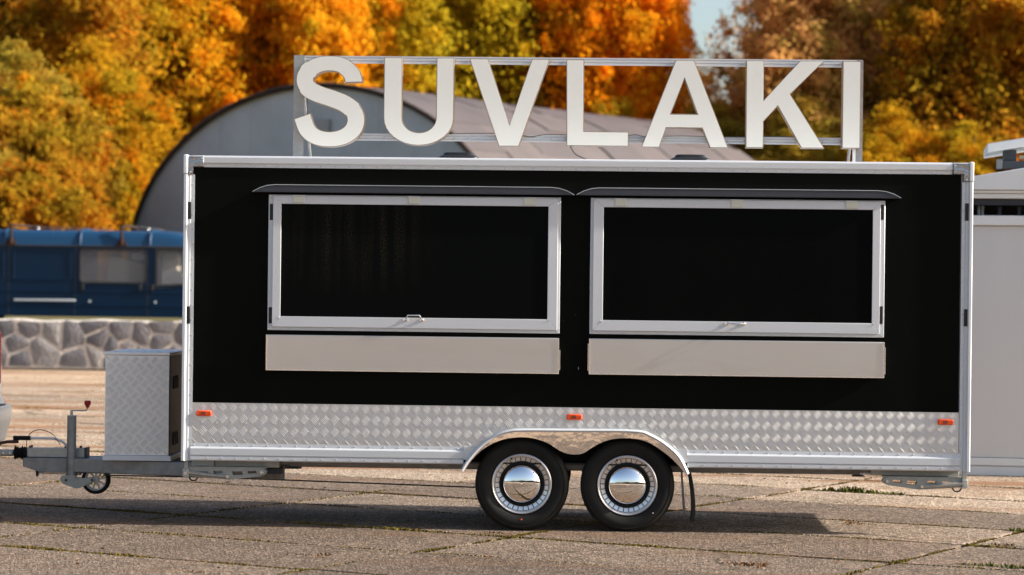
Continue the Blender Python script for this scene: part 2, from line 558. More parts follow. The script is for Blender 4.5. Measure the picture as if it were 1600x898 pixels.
    def sweepz(s, prof, z0, z1, mi=0):
        n = len(prof)
        V = [(x, y, z0) for x, y in prof] + [(x, y, z1) for x, y in prof]
        F = [(i, (i + 1) % n, n + (i + 1) % n, n + i) for i in range(n)] + [tuple(range(n - 1, -1, -1)), tuple(n + i for i in range(n))]
        return s.add(V, F, mi)
    def mesh(s, name):
        me = bpy.data.meshes.new(name)
        me.from_pydata(s.v, [], s.f)
        return me
    def build(s, name, mats, parent=None, bevel=0, smooth=35, kind=None, label=None, merge=True):
        import bmesh
        me = s.mesh(name)
        ms = mats if isinstance(mats, (list, tuple)) else [mats]
        for m in ms:
            me.materials.append(M[m] if isinstance(m, str) else m)
        if len(ms) > 1:
            me.polygons.foreach_set('material_index', s.mi)
        bm = bmesh.new()
        bm.from_mesh(me)
        if merge:
            bmesh.ops.remove_doubles(bm, verts=bm.verts, dist=1e-5)
            bmesh.ops.recalc_face_normals(bm, faces=bm.faces)
        bm.to_mesh(me)
        bm.free()
        if smooth:
            me.shade_smooth()
            me.set_sharp_from_angle(angle=R(smooth))
        o = bpy.data.objects.new(name, me)
        COL.objects.link(o)
        if parent is not None:
            o.parent = parent
            if parent.type == 'EMPTY':
                o.matrix_parent_inverse = Matrix.Translation(parent.location).inverted()
        if bevel:
            md = o.modifiers.new('bevel', 'BEVEL')
            md.width = bevel
            md.segments = 2
            md.limit_method = 'ANGLE'
            md.angle_limit = R(40)
        if kind:
            o['kind'] = kind
        if label:
            o['label'] = label
        return o

def thing(name, label, cat, loc=(0, 0, 0), group=None):
    o = bpy.data.objects.new(name, None)
    COL.objects.link(o)
    o.location = loc
    o['label'] = label
    o['category'] = cat
    o.empty_display_size = .3
    if group:
        o['group'] = group
    return o

def rivets(pts, r=.0062, y=0.):
    m = MB()
    for x, z in pts:
        V = [(x, y - r * .75, z)]
        for rr, dy in ((r * .7, .55), (r, 0)):
            for k in range(6):
                t = k * math.pi / 3
                V.append((x + rr * math.cos(t), y - r * dy, z + rr * math.sin(t)))
        F = [(0, 1 + (k + 1) % 6, 1 + k) for k in range(6)] + [(1 + k, 1 + (k + 1) % 6, 7 + (k + 1) % 6, 7 + k) for k in range(6)]
        m.add(V, F)
    return m

def frange(a, b, st):
    n = max(1, round((b - a) / st))
    return [a + (b - a) * i / n for i in range(n + 1)]

def cat_rom(P, k=8, closed=False):
    out = []
    n = len(P)
    for i in range(n - 1):
        p0, p1, p2, p3 = P[max(i - 1, 0)], P[i], P[i + 1], P[min(i + 2, n - 1)]
        for j in range(k):
            t = j / k
            out.append(tuple(.5 * (2 * b + (c - a) * t + (2 * a - 5 * b + 4 * c - d) * t * t + (-a + 3 * b - 3 * c + d) * t ** 3)
                             for a, b, c, d in zip(p0, p1, p2, p3)))
    out.append(tuple(P[-1]))
    return out

def in_poly(x, z, P):
    c = False
    for i in range(len(P)):
        (x1, z1), (x2, z2) = P[i], P[i - 1]
        if (z1 > z) != (z2 > z) and x < (x2 - x1) * (z - z1) / (z2 - z1) + x1:
            c = not c
    return c

def tread_bars(x0, x1, z0, z1, y, keep=lambda x, z: True, px=.076, pz=.091, h=.0017):
    """the five-bar lozenge relief of a checker plate, on a plane facing -Y"""
    m = MB()
    def bar(cx, cz, dx, dz):
        L_, w = .0290, .0036
        nx, nz_ = -dz, dx
        V = [(cx - dx * L_, y, cz - dz * L_), (cx + nx * w, y, cz + nz_ * w), (cx + dx * L_, y, cz + dz * L_), (cx - nx * w, y, cz - nz_ * w),
             (cx - dx * L_ * .75, y - h, cz - dz * L_ * .75), (cx + dx * L_ * .75, y - h, cz + dz * L_ * .75)]
        m.add(V, [(0, 4, 1), (1, 4, 5), (1, 5, 2), (2, 5, 3), (3, 5, 4), (3, 4, 0)])
    s2 = math.sqrt(.5)
    nx_, nz_ = int((x1 - x0) / px) + 2, int((z1 - z0) / pz) + 2
    for i in range(nx_):
        for j in range(nz_):
            for o, (dx, dz) in ((0, (s2, -s2)), (.5, (s2, s2))):
                cx, cz = x0 + (i + o) * px, z0 + (j + o) * pz
                for k in range(-2, 3):
                    bx, bz = cx - dz * k * .0116, cz + dx * k * .0116
                    if x0 + .012 < bx < x1 - .012 and z0 + .012 < bz < z1 - .012 and keep(bx, bz):
                        bar(bx, bz, dx, dz)
    return m

# ================================================================== GROUND
ground = thing('ground', '', '', (0, 0, 0))
COL.objects.unlink(ground); bpy.data.objects.remove(ground)
uu = Vector((math.cos(ROW_A), math.sin(ROW_A), 0)); vv = Vector((math.cos(COL_A), math.sin(COL_A), 0))
I0, I1, J0, J1 = -7, 4, -7, 14
rowj = {j: random.uniform(-.05, .05) if J0 < j < J1 else 0 for j in range(J0, J1 + 1)}
def node(i, j):
    return Vector((*ORG, 0)) + uu * SLAB_U * i + vv * SLAB_V * (j + rowj[j])
gm = MB()
cor = [node(I0, J0), node(I1, J0), node(I1, J1), node(I0, J1)]
far = [Vector(p) for p in ((-420, -420, 0), (420, -420, 0), (420, 29.9, 0), (-420, 29.9, 0))]
gm.add([(*c.xy, 0) for c in cor] + [tuple(c) for c in far], [(4, 5, 1, 0), (5, 6, 2, 1), (6, 7, 3, 2), (7, 4, 0, 3)])
ground = gm.build('ground', 'yard', kind='structure', smooth=0)
bed = MB().add([(*c.xy, -.032) for c in cor], [(0, 1, 2, 3)]).build('joint_soil', 'soil', ground, smooth=0)
rg = random.Random(3)
GAP = .011
# shared joint edges wander: precompute offsets at the nodes
for j in range(J0, J1):
    for i in range(I0, I1):
        P = [node(i, j), node(i + 1, j), node(i + 1, j + 1), node(i, j + 1)]
        c = sum(P, Vector()) / 4
        ring = []
        for k in range(4):
            a, b_ = P[k], P[(k + 1) % 4]
            nseg = 10 if k % 2 == 0 else 5
            for q in range(nseg):
                p_ = a.lerp(b_, q / nseg)
                e = (b_ - a).normalized()
                inn = Vector((-e.y, e.x, 0))
                g_ = GAP + rg.uniform(-.004, .012)
                if q == 0:
                    e0 = (P[k - 1] - a).normalized()
                    p_ = a + (e + e0) * (GAP + rg.uniform(.005, .022))
                else:
                    p_ = p_ + inn * g_
                ring.append(p_)
        lift = rg.uniform(-.006, .004)
        n = len(ring)
        V = [tuple(p_ + Vector((0, 0, -.032))) for p_ in ring] + [tuple(p_ + Vector((0, 0, lift - .006))) for p_ in ring] \
            + [tuple(p_ + (c - p_).normalized() * .010 + Vector((0, 0, lift))) for p_ in ring]
        F = [(k, (k + 1) % n, n + (k + 1) % n, n + k) for k in range(n)] + [(n + k, n + (k + 1) % n, 2 * n + (k + 1) % n, 2 * n + k) for k in range(n)] \
            + [tuple(2 * n + k for k in range(n))]
        MB().add(V, F).build('slab', CONC[rg.choice((0, 0, 1, 2)) if j < 1 else rg.choice((1, 5, 5)) if j < 3 else rg.choice((3, 3, 4, 5))], ground, smooth=0, merge=False)

ground.location.z = GZ
bank = MB().box(-420, 420, 30.15, 420, -.5, .75).build('bank', 'dirt', kind='structure', smooth=0)
# low wooded hills behind the camera and beyond the wood: the far side of the yard
hm = MB()
hv, hf = [], []
NN = 96
for k in range(NN):
    t = 2 * math.pi * k / NN
    hgt = 9 + 7 * math.sin(t * 3 + 1) * math.sin(t * 1.0 + 2.2) + 5 * math.sin(t * 7) ** 2 + (13 if -math.pi * .45 < (t - 2 * math.pi if t > math.pi else t) < -.25 else 0) * abs(math.sin(t * 2))
    hv += [(400 * math.cos(t), 400 * math.sin(t), -1), (405 * math.cos(t), 405 * math.sin(t), hgt * 1.7 + 4)]
for k in range(NN):
    k2 = (k + 1) % NN
    hf.append((2 * k, 2 * k + 1, 2 * k2 + 1, 2 * k2))
hm.add(hv, hf)
hills = hm.build('hills', 'hills', kind='structure', smooth=0)

# moss and weeds growing in the joints
def blade_field(segs, name, m_, dens, hmax, spread, seed, parent=None):
    rr = random.Random(seed)
    mb = MB()
    for (a, b_, k, hk) in segs:
        a, b_ = Vector(a), Vector(b_)
        L_ = (b_ - a).length
        ph = rr.uniform(0, 9)
        for q in range(int(L_ * dens * k)):
            t = rr.random()
            w = .5 + .5 * math.sin(ph + t * L_ * 2.6) * math.sin(1.7 * ph + t * L_ * 5.1 + 2)
            if rr.random() > w ** 1.3:
                continue
            e = (b_ - a).normalized()
            s_ = rr.gauss(0, spread * (.4 + w))
            p_ = a.lerp(b_, t) + Vector((-e.y, e.x, 0)) * s_
            h_ = rr.uniform(.25, 1) * hmax * hk * w
            an = rr.uniform(0, math.pi)
            wd = rr.uniform(.003, .009) * (1 + hk * .3)
            dx, dy = math.cos(an) * wd, math.sin(an) * wd
            lx, ly = rr.uniform(-.8, .8) * h_, rr.uniform(-.8, .8) * h_
            z0 = -.012
            mb.add([(p_.x - dx, p_.y - dy, z0), (p_.x + dx, p_.y + dy, z0), (p_.x + lx + dx * .5, p_.y + ly + dy * .5, z0 + .012 + h_), (p_.x + lx - dx * .5, p_.y + ly - dy * .5, z0 + .012 + h_ * .9)],
                   [(0, 1, 2, 3)])
    o = mb.build(name, m_, parent, kind='stuff', smooth=0, merge=False)
    return o
segs = []
for j in range(J0, J1 + 1):
    for i in range(I0, I1):
        k = rg.choice((.25, .5, .8, 1.2))
        c = (node(i, j) + node(i + 1, j)) / 2
        if c.y > 9 or c.y < -4.5 or abs(c.x) > 9:
            k *= .3
        segs.append((node(i, j), node(i + 1, j), k, rg.choice((.5, .7, 1))))
for i in range(I0, I1 + 1):
    for j in range(J0, J1):
        k = rg.choice((.2, .4, .8)) * (3.2 if i == 0 and 0 <= j <= 4 else 2.0 if i in (0, 1) and j < 3 else 1)
        c = (node(i, j) + node(i, j + 1)) / 2
        if c.y > 9 or c.y < -4.5 or abs(c.x) > 9:
            k *= .3
        segs.append((node(i, j), node(i, j + 1), k, .7))
moss = blade_field(segs, 'joint_moss', 'moss', 620, .016, .015, 5)
moss['label'] = 'olive yellow moss growing along the joints between the concrete slabs'
moss['category'] = 'moss'
wsegs = [((2.15, 4.02, 0), (2.9, 3.62, 0), 1, 2.6), ((.86, 3.42, 0), (1.42, 3.0, 0), 1, 1.6), ((3.3, .55, 0), (4.1, .1, 0), 1, 1.6), ((2.6, -1.72, 0), (3.1, -1.95, 0), .8, 1.4),
         ((-4.7, 3.7, 0), (-4.0, 3.3, 0), .6, 1.2)]
weed = blade_field(wsegs, 'green_weeds', 'weed', 380, .020, .022, 9)
weed['label'] = 'low green weeds sprouting from the joints behind and right of the trailer'
weed['category'] = 'weeds'
dsegs = [((1.0, -1.85, 0), (1.3, -2.0, 0), 1, 1.6), ((2.1, .95, 0), (2.4, .85, 0), 1, 2.2), ((-.6, -.15, 0), (-.35, -.3, 0), 1, 1), ((-1.9, -1.75, 0), (-1.6, -1.8, 0), 1, 1.3), ((-2.4, -2.85, 0), (-2.0, -2.95, 0), 1, 1),
         ((3.0, -.45, 0), (3.2, -.5, 0), 1, 1.8), ((-4.4, 12.5, 0), (-3.2, 12.1, 0), .8, 1.5), ((-6.5, 17, 0), (-4, 16, 0), .5, 1.4), ((-7.5, 22, 0), (-5, 21, 0), .5, 1.6), ((.3, -2.3, 0), (.6, -2.4, 0), 1, 1.2)]
dry = blade_field(dsegs, 'dry_weeds', 'dryweed', 520, .011, .05, 11)
dry['label'] = 'dry brown tufts scattered on the concrete in front of and behind the trailer'
dry['category'] = 'dry weeds'

rl = random.Random(33)
lm = MB()
for k in range(1500):
    y = rl.uniform(-4.5, 9) if k % 3 else rl.uniform(8, 28)
    x = rl.uniform(-9, 8) if y < 9 else rl.uniform(-13, 3)
    if math.sin(x * 1.3 + 2) * math.sin(y * 1.9 + x) < rl.uniform(-.2, .9):
        continue
    q = rl.uniform(.012, .032)
    an = rl.uniform(0, 6.28)
    ux, uy = math.cos(an) * q, math.sin(an) * q
    lm.add([(x - ux, y - uy, .004), (x + uy * .5, y - ux * .5, rl.uniform(.006, .016)), (x + ux, y + uy, rl.uniform(.004, .02)), (x - uy * .5, y + ux * .5, .004)], [(0, 1, 2), (0, 2, 3)])
lo_ = lm.build('fallen_leaves', 'dryweed', kind='stuff', smooth=0, merge=False)
lo_['label'] = 'small dry fallen leaves strewn over the concrete'
lo_['category'] = 'fallen leaves'

for o_ in (moss, weed, dry, lo_):
    o_.location.z = GZ

# ================================================================== FOOD TRAILER
TR = thing('food_trailer', 'long black food trailer with aluminium trim and two closed serving hatches', 'food trailer', (0, .95, 0))
W = 1.60
XL, XR = -2.917, 2.917
ARCH_OUT = cat_rom([(-.832, .414), (-.787, .489), (-.697, .595), (-.594, .674), (-.490, .714), (-.372, .727), (0., .730), (.448, .730), (.579, .697), (.700, .625), (.795, .537), (.859, .414)], 6)
ARCH_IN = cat_rom([(-.797, .416), (-.742, .496), (-.658, .575), (-.541, .636), (-.411, .661), (-.293, .655), (-.188, .621), (-.110, .573), (-.050, .547), (.018, .540), (.080, .553),
                   (.151, .600), (.241, .644), (.345, .664), (.462, .661), (.566, .631), (.684, .555), (.763, .485), (.822, .416)], 6)
b = MB()
b.box(-2.895, 2.895, .024, W - .02, .90, 2.69)
b.box(-2.895, -.87, .024, W - .02, .468, .899)
b.box(.90, 2.895, .024, W - .02, .468, .899)
b.build('body_shell', 'alu_white', TR)
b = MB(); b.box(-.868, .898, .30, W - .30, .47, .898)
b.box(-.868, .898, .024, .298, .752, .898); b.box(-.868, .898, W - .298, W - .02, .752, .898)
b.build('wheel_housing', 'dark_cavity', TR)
MB().box(-2.846, 2.831, 0, .022, .886, 2.629).build('side_panel', 'black_panel', TR, label='matt black side panel')
MB().box(-2.846, 2.831, W - .02, W, .47, 2.629).build('rear_panel', 'black_panel', TR)
MB().box(-2.921, -2.897, .06, W - .06, .50, 2.66).build('end_panel', 'black_panel', TR)
MB().box(2.897, 2.921, .06, W - .06, .50, 2.66).build('end_panel', 'black_panel', TR)
MB().box(-2.90, 2.90, .05, W - .05, 2.692, 2.706).build('roof', 'alu_white', TR)
# top rails
def toprail(yf, sgn):
    pr = [(0, 2.629), (-.004, 2.631), (-.005, 2.655), (-.016, 2.658), (-.018, 2.664), (-.019, 2.702), (-.014, 2.711), (-.006, 2.716), (.06, 2.716), (.06, 2.629)]
    return MB().sweep([(yf + sgn * y, z) for y, z in pr], -2.77, 2.765)
toprail(0, 1).build('top_rail', 'alu', TR, smooth=12)
toprail(W, -1).build('top_rail', 'alu', TR, smooth=12)
o = rivets([(x, 2.642) for x in frange(-2.74, 2.735, .1055)], .0062, -.004).build('rivets', 'screw', TR, kind='stuff')
# bottom rails (left and right of the wheels)
def skirt(x0, x1, yf=0, sgn=1):
    pr = [(.02, .585), (-.004, .585), (-.006, .558), (-.014, .553), (-.020, .545), (-.020, .498), (-.016, .492), (-.012, .489), (-.018, .485), (-.018, .462), (-.012, .454), (.02, .454)]
    return MB().sweep([(yf + sgn * y, z) for y, z in pr], x0, x1)
skirt(-2.846, -.812).build('bottom_rail', 'alu', TR, smooth=12)
skirt(.842, 2.843).build('bottom_rail', 'alu', TR, smooth=12)
skirt(-2.846, 2.843, W, -1).build('bottom_rail', 'alu', TR, smooth=12)
pts = [(x, .570) for x in frange(-2.82, -.86, .108)] + [(x, .570) for x in frange(.90, 2.82, .108)]
rivets(pts, .0058, -.005).build('rivets', 'screw', TR, kind='stuff')
pts = [(x, .474) for x in frange(-2.72, -.90, .108)] + [(x, .474) for x in frange(.96, 2.82, .108)]
rivets(pts, .0055, -.018).build('rivets', 'screw', TR, kind='stuff')
_L = [(x, z - .004) for x, z in ARCH_OUT if .487 < z < .587]
_hl = [q for q in _L if q[0] < 0]; _hr = [q for q in _L if q[0] > 0]
MB().prism([[(-.811, .489)] + _hl + [(_hl[-1][0] + .004, .585), (-.811, .585)]], -.0205, .02).build('rail_end', 'alu', TR)
MB().prism([[(.841, .489), (.841, .585), (_hr[0][0] - .004, .585)] + _hr]  , -.0205, .02).build('rail_end', 'alu', TR)
MB().box(-2.88, 2.88, .05, W - .05, .4555, .4665).build('underfloor', 'dark_cavity', TR)
# corner posts
def post(sx, name='corner_post', yf=0, sy=1):
    # x measured outwards from the black panel edge
    pr = [(2.917, .06), (2.917, -.022), (2.911, -.030), (2.894, -.030), (2.889, -.024), (2.886, -.012), (2.868, -.012), (2.866, -.004), (2.862, -.004), (2.838, -.004), (2.838, .06)]
    pr = [(x * sx, yf + sy * y) for x, y in pr]
    return MB().sweepz(pr, .452, 2.575)
for sx in (-1, 1):
    post(sx).build('corner_post', 'alu', TR)
    post(sx, yf=W, sy=-1).build('corner_post', 'alu', TR)
rivets([(-2.851, z) for z in frange(.50, 2.50, .11)] + [(2.851, z) for z in frange(.50, 2.50, .11)], .006, -.004).build('rivets', 'screw', TR, kind='stuff')
for sx in (-1, 1):
    for z0, z1 in ((2.243, 2.370), (1.472, 1.600)) if sx < 0 else ((2.290, 2.418), (1.521, 1.647)):
        a, c = sorted((sx * 2.889, sx * 2.862))
        MB().box(a, c, -.016, -.002, z0, z1).build('latch_recess', 'black', TR, bevel=.002)
    # polished corner cap: a thick L over the meeting rails
    a = sx
    L1 = [(a * 2.886, 2.704), (a * 2.770, 2.704), (a * 2.770, 2.632), (a * 2.846, 2.632), (a * 2.846, 2.577), (a * 2.886, 2.577)]
    MB().prism([L1 if sx > 0 else L1], -.024, .05).build('corner_cap', 'cap_steel', TR, bevel=.004)
    x0, x1 = sorted((a * 2.920, a * 2.8875))
    e = MB().box(x0, x1, -.034, .06, 2.577, 2.722)
    e.build('corner_edge', 'alu_white', TR, bevel=.008)
    x0, x1 = sorted((a * 2.90, a * 2.77))
    MB().box(x0, x1, -.020, .05, 2.7045, 2.7155).build('corner_trim', 'alu', TR, bevel=.003)
    rivets([(a * 2.782, 2.694), (a * 2.868, 2.592)], .009, -.024).build('rivets', 'screw', TR, kind='stuff')

# checker plate with its raised lozenges
TP = [(-2.840, .586), (-.8, .586)]
notch = [(x, z) for x, z in ARCH_OUT if z > .586]
outline = [(-2.840, .586)] + [(x, z - .012) for x, z in notch] + [(2.834, .586), (2.834, .885), (-2.840, .885)]
outline[1] = (outline[1][0], .586); 
tp = MB().prism([outline], -.003, .022).build('tread_plate', 'tread', TR, smooth=0, label='bright checker plate along the bottom of the side')
AO = [(x, z + .012) for x, z in ARCH_OUT]
tread_bars(-2.838, 2.832, .587, .884, -.003, lambda x, z: not in_poly(x, z, AO) and not any(abs(x - c) < .066 and abs(z - .812) < .032 for c in (-2.75, .004, 2.735))).build(
    'raised_lozenges', 'tread_bar', tp, kind='stuff', smooth=0, merge=False)
rivets([(x, .735) for x in frange(-2.76, 2.78, .108) if not in_poly(x, .735, AO)], .0055, -.003).build('rivets', 'screw', TR, kind='stuff')
rivets([(x, .8775) for x in frange(-2.70, 2.78, .216)], .0045, -.003).build('rivets', 'screw', TR, kind='stuff')

# wheel-arch plate and its rolled lip
pl = MB().prism([ARCH_OUT + ARCH_IN[::-1]], -.040, -.030).build('fender', 'mirror', TR, smooth=0, label='polished twin-arch fender plate')
lip = MB()
ins = []
for i, (x, z) in enumerate(ARCH_OUT):
    a, c = ARCH_OUT[max(i - 1, 0)], ARCH_OUT[min(i + 1, len(ARCH_OUT) - 1)]
    tx, tz = c[0] - a[0], c[1] - a[1]
    l = math.hypot(tx, tz)
    ins.append((x + tz / l * .026, z - tx / l * .026))
n = len(ARCH_OUT)
V, F = [], []
for (x, z), (xi, zi) in zip(ARCH_OUT, ins):
    xm, zm = (x + xi) / 2, (z + zi) / 2
    V += [(x, -.012, z), (x, -.040, z), (xm, -.052, zm), (xi, -.043, zi), (xi, -.025, zi)]
for i in range(n - 1):
    for k in range(5):
        F.append((i * 5 + k, i * 5 + (k + 1) % 5, (i + 1) * 5 + (k + 1) % 5, (i + 1) * 5 + k))
F += [(0, 1, 2, 3, 4), tuple((n - 1) * 5 + k for k in range(5))]
lip.add(V, F).build('fender_lip', 'alu', pl, smooth=50)
ret = MB()
V, F = [], []
for x, z in ARCH_OUT:
    V += [(x, -.030, z - .004), (x, .30, z - .004)]
for i in range(n - 1):
    F.append((2 * i, 2 * i + 1, 2 * i + 3, 2 * i + 2))
ret.add(V, F).build('fender_liner', 'galv', pl)
rivets([(x, .690) for x in (-.45, -.15, .15, .45)], .005, -.040).build('rivets', 'screw', pl, kind='stuff')

# wheels
def wheel(cx, y0, sgn=1):
    """y0 = outer face; sgn=1 faces the camera side"""
    c = (cx, y0, .310)
    w = thing_part('wheel', TR)
    prof = [(.226, .030), (.236, .016), (.262, .004), (.290, .000), (.312, .006), (.314, .003), (.318, .003), (.320, .009), (.335, .017), (.344, .028),
            (.348, .044), (.349, .064), (.342, .065), (.342, .073), (.3495, .074), (.3495, .096), (.342, .097), (.342, .105), (.3495, .106), (.3485, .128), (.344, .150), (.322, .176), (.290, .190), (.262, .190), (.226, .176)]
    t = MB().lathe([(r, sgn * a) for r, a in prof], c, 'Y', 96)
    t.v = [(x, y, max(z, GZ + .001)) for x, y, z in t.v]
    ty = t.build('tyre', 'tyre', w, smooth=28)
    rp = [(.2265, .034), (.222, .020), (.216, .016), (.211, .020), (.209, .034), (.206, .040), (.203, .040), (.202, .052), (.199, .064), (.190, .068), (.176, .070), (.168, .066), (.162, .052), (.12, .050), (.12, .12), (.225, .12)]
    rm = MB().lathe([(r, sgn * a) for r, a in rp], c, 'Y', 96)
    for k in range(30):
        a = 2 * math.pi * (k + .3) / 30
        ca, sa = math.cos(a), math.sin(a)
        V = []
        for rr, hw, yy in ((.169, .0140, .0560), (.198, .0168, .0480)):
            for s_ in (-1, 1):
                for dy in (.012, -.006):
                    V.append((cx + rr * ca - s_ * hw * sa, y0 + sgn * (yy + dy), .310 + rr * sa + s_ * hw * ca))
        rm.add(V, [(0, 1, 3, 2), (4, 6, 7, 5), (0, 4, 5, 1), (2, 3, 7, 6), (1, 5, 7, 3), (0, 2, 6, 4)])
    rm.build('rim', 'rim', w, smooth=30)
    MB().lathe([(.1675, sgn * .0615), (.2005, sgn * .0605), (.2005, sgn * .066), (.1675, sgn * .068)], c, 'Y', 72).build('rim_slots', 'galv', w)
    rr_ = [(.166, .054), (.1645, .038), (.158, .031), (.150, .031), (.1425, .040), (.142, .060)]
    MB().lathe([(r, sgn * a) for r, a in rr_], c, 'Y', 72).build('hub_ring', 'rubber', w, smooth=40)
    dome = [(.1425, .046)] + [(.1425 * math.cos(t_), .040 - .052 * math.sin(t_)) for t_ in [k * math.pi / 2 / 12 for k in range(12)]] + [(.0006, -.012)]
    cp = MB().lathe([(r, sgn * a) for r, a in dome], c, 'Y', 96, closed=False)
    cp.build('hub_cap', 'chrome', w, smooth=60)
    if sgn > 0:
        MB().ball((cx + (.0 if cx < 0 else .19), y0 + .002, .310 - (.262 if cx < 0 else .20)), .006, 6, 4, .3).build('paint_dot', 'orange' if cx < 0 else 'galv_pale', w)
    sc_ = MB().ball((cx + .088, y0 + sgn * -.001 + sgn * .012, .310 + .088), .004)
    sc_.build('cap_hole', 'black', w)
    # air valve
    MB().tube([(cx - .075, y0 + sgn * .05, .310 + .178), (cx - .082, y0 + sgn * .030, .310 + .190)], .006, 6).build('valve', 'black', w)
def thing_part(name, parent):
    o = bpy.data.objects.new(name, None)
    COL.objects.link(o)
    o.parent = parent
    o.matrix_parent_inverse = Matrix.Translation(parent.location).inverted()
    return o
for cx in (-.379, .404):
    wheel(cx, .010)
for cx in (-.379, .404):
    wheel(cx, W - .010, -1)

# chassis
b = MB()
for y0 in (.32, W - .40):
    b.box(-2.15, 2.15, y0, y0 + .06, .392, .462)
b.build('chassis_beam', 'galv', TR, bevel=.004)
b = MB()
for z in (.40,):
    b.box(-.12, .14, .33, .38, z, .55)
    b.box(-2.86, 2.86, .20, .23, .418, .455)
b.build('side_runner', 'galv', TR)
b = MB()
for cx in (-.379, .404):
    MB().tube([(cx, .16, .34), (cx, W - .16, .34)], .035, 10).build('axle', 'galv', TR)
b = MB().box(-2.863, -2.69, .14, .26, .396, .446).build('junction_box', 'alu_white', TR, bevel=.004)
b = MB().box(-2.685, -2.20, .13, .18, .398, .450).build('rail_section', 'galv_pale', TR, bevel=.003)
b = MB().box(2.21, 2.86, .13, .18, .404, .452).build('rail_section', 'galv_pale', TR, bevel=.003)
b = MB().box(-2.30, -2.185, .20, .28, .345, .392).build('bracket', 'slate', TR, bevel=.004)
for x in (-2.1, 2.12):
    MB().prism([[(x - .05, .392), (x - .035, .404), (x + .035, .404), (x + .05, .392)]], .14, .20).build('bracket', 'black', TR)

# corner steadies, folded up
def steady(sx):
    g = thing_part('corner_steady', TR)
    X = lambda P: [(sx * x, z) for x, z in P]
    body = X([(2.905, .395), (2.905, .345), (2.870, .330), (2.560, .308), (2.330, .338), (2.296, .352), (2.286, .370), (2.296, .388), (2.330, .396)])
    holes = [X(h) for h in ([(2.805, .368), (2.730, .372), (2.722, .360), (2.790, .352)], [(2.690, .372), (2.622, .376), (2.612, .358), (2.680, .350)],
                            [(2.545, .370), (2.470, .374), (2.462, .346), (2.536, .342)], [(2.430, .375), (2.365, .378), (2.358, .360), (2.424, .355)])]
    MB().prism([body] + holes, .060, .072).build('arm', 'greengrey', g)
    MB().prism([body] + holes, .120, .132).build('arm', 'greengrey', g)
    MB().prism([X([(2.905, .396), (2.905, .404), (2.29, .404), (2.29, .396)])], .058, .134).build('arm_flange', 'greengrey', g)
    MB().tube([(sx * 2.885, .045, .362), (sx * 2.70, .045, .342), (sx * 2.575, .045, .334)], [.016, .013, .010], 8).build('strut', 'galv_pale', g)
    MB().prism([X([(2.912, .388), (2.868, .388), (2.868, .322), (2.912, .326)])], .030, .075).build('pivot_block', 'galv_pale', g, bevel=.004)
    MB().prism([X([(2.902, .452), (2.874, .452), (2.874, .386), (2.902, .386)])], .045, .085).build('hanger', 'galv_pale', g)
    for x, z, r in ((2.890, .355, .012), (2.575, .334, .012), (2.320, .369, .011)):
        MB().tube([(sx * x, .028, z), (sx * x, .14, z)], r, 8).build('bolt', 'screw', g)
    MB().tube([(sx * (2.84 - .032 * math.cos(t)), .09, .325 - .030 * math.sin(t)) for t in [math.pi * k / 8 for k in range(9)]], .006, 6).build('foot_hoop', 'slate', g)
steady(-1); steady(1)

# mud flap behind the rear wheel
fl = MB()
V, F = [], []
prof = [(.848, .41), (.860, .36), (.872, .28), (.880, .20), (.882, .12), (.876, .055)]
for x, z in prof:
    V += [(x, .01, z), (x, .20, z), (x + .026, .20, z), (x + .026, .01, z)]
for i in range(len(prof) - 1):
    for k in range(4):
        F.append((4 * i + k, 4 * i + (k + 1) % 4, 4 * i + 4 + (k + 1) % 4, 4 * i + 4 + k))
F += [(0, 1, 2, 3), tuple(4 * (len(prof) - 1) + k for k in range(4))]
fl.add(V, F).build('mud_flap', 'rubber', TR)
MB().prism([[(.800, .41), (.814, .41), (.842, .10), (.822, .09)]], .16, .165).build('flap_stay', 'galv', TR)

# orange marker lights
for cx, cz in ((-2.750, .806), (.004, .815), (2.735, .815)):
    mk = MB().box(cx - .057, cx + .057, -.024, -.003, cz - .0205, cz + .0205).build('marker_light', 'orange', TR, bevel=.007)
    k = MB()
    for i in range(4):
        k.box(cx - .0155 + i * .0085, cx - .0110 + i * .0085, -.0256, -.0242, cz - .013, cz + .013)
    k.box(cx - .017, cx + .019, -.0252, -.0241, cz - .003, cz + .002)
    k.build('approval_mark', 'redwire', mk)
    for q in (-.049, .049):
        rivets([(cx + q, cz)], .0045, -.024).build('screw', 'slate', mk)

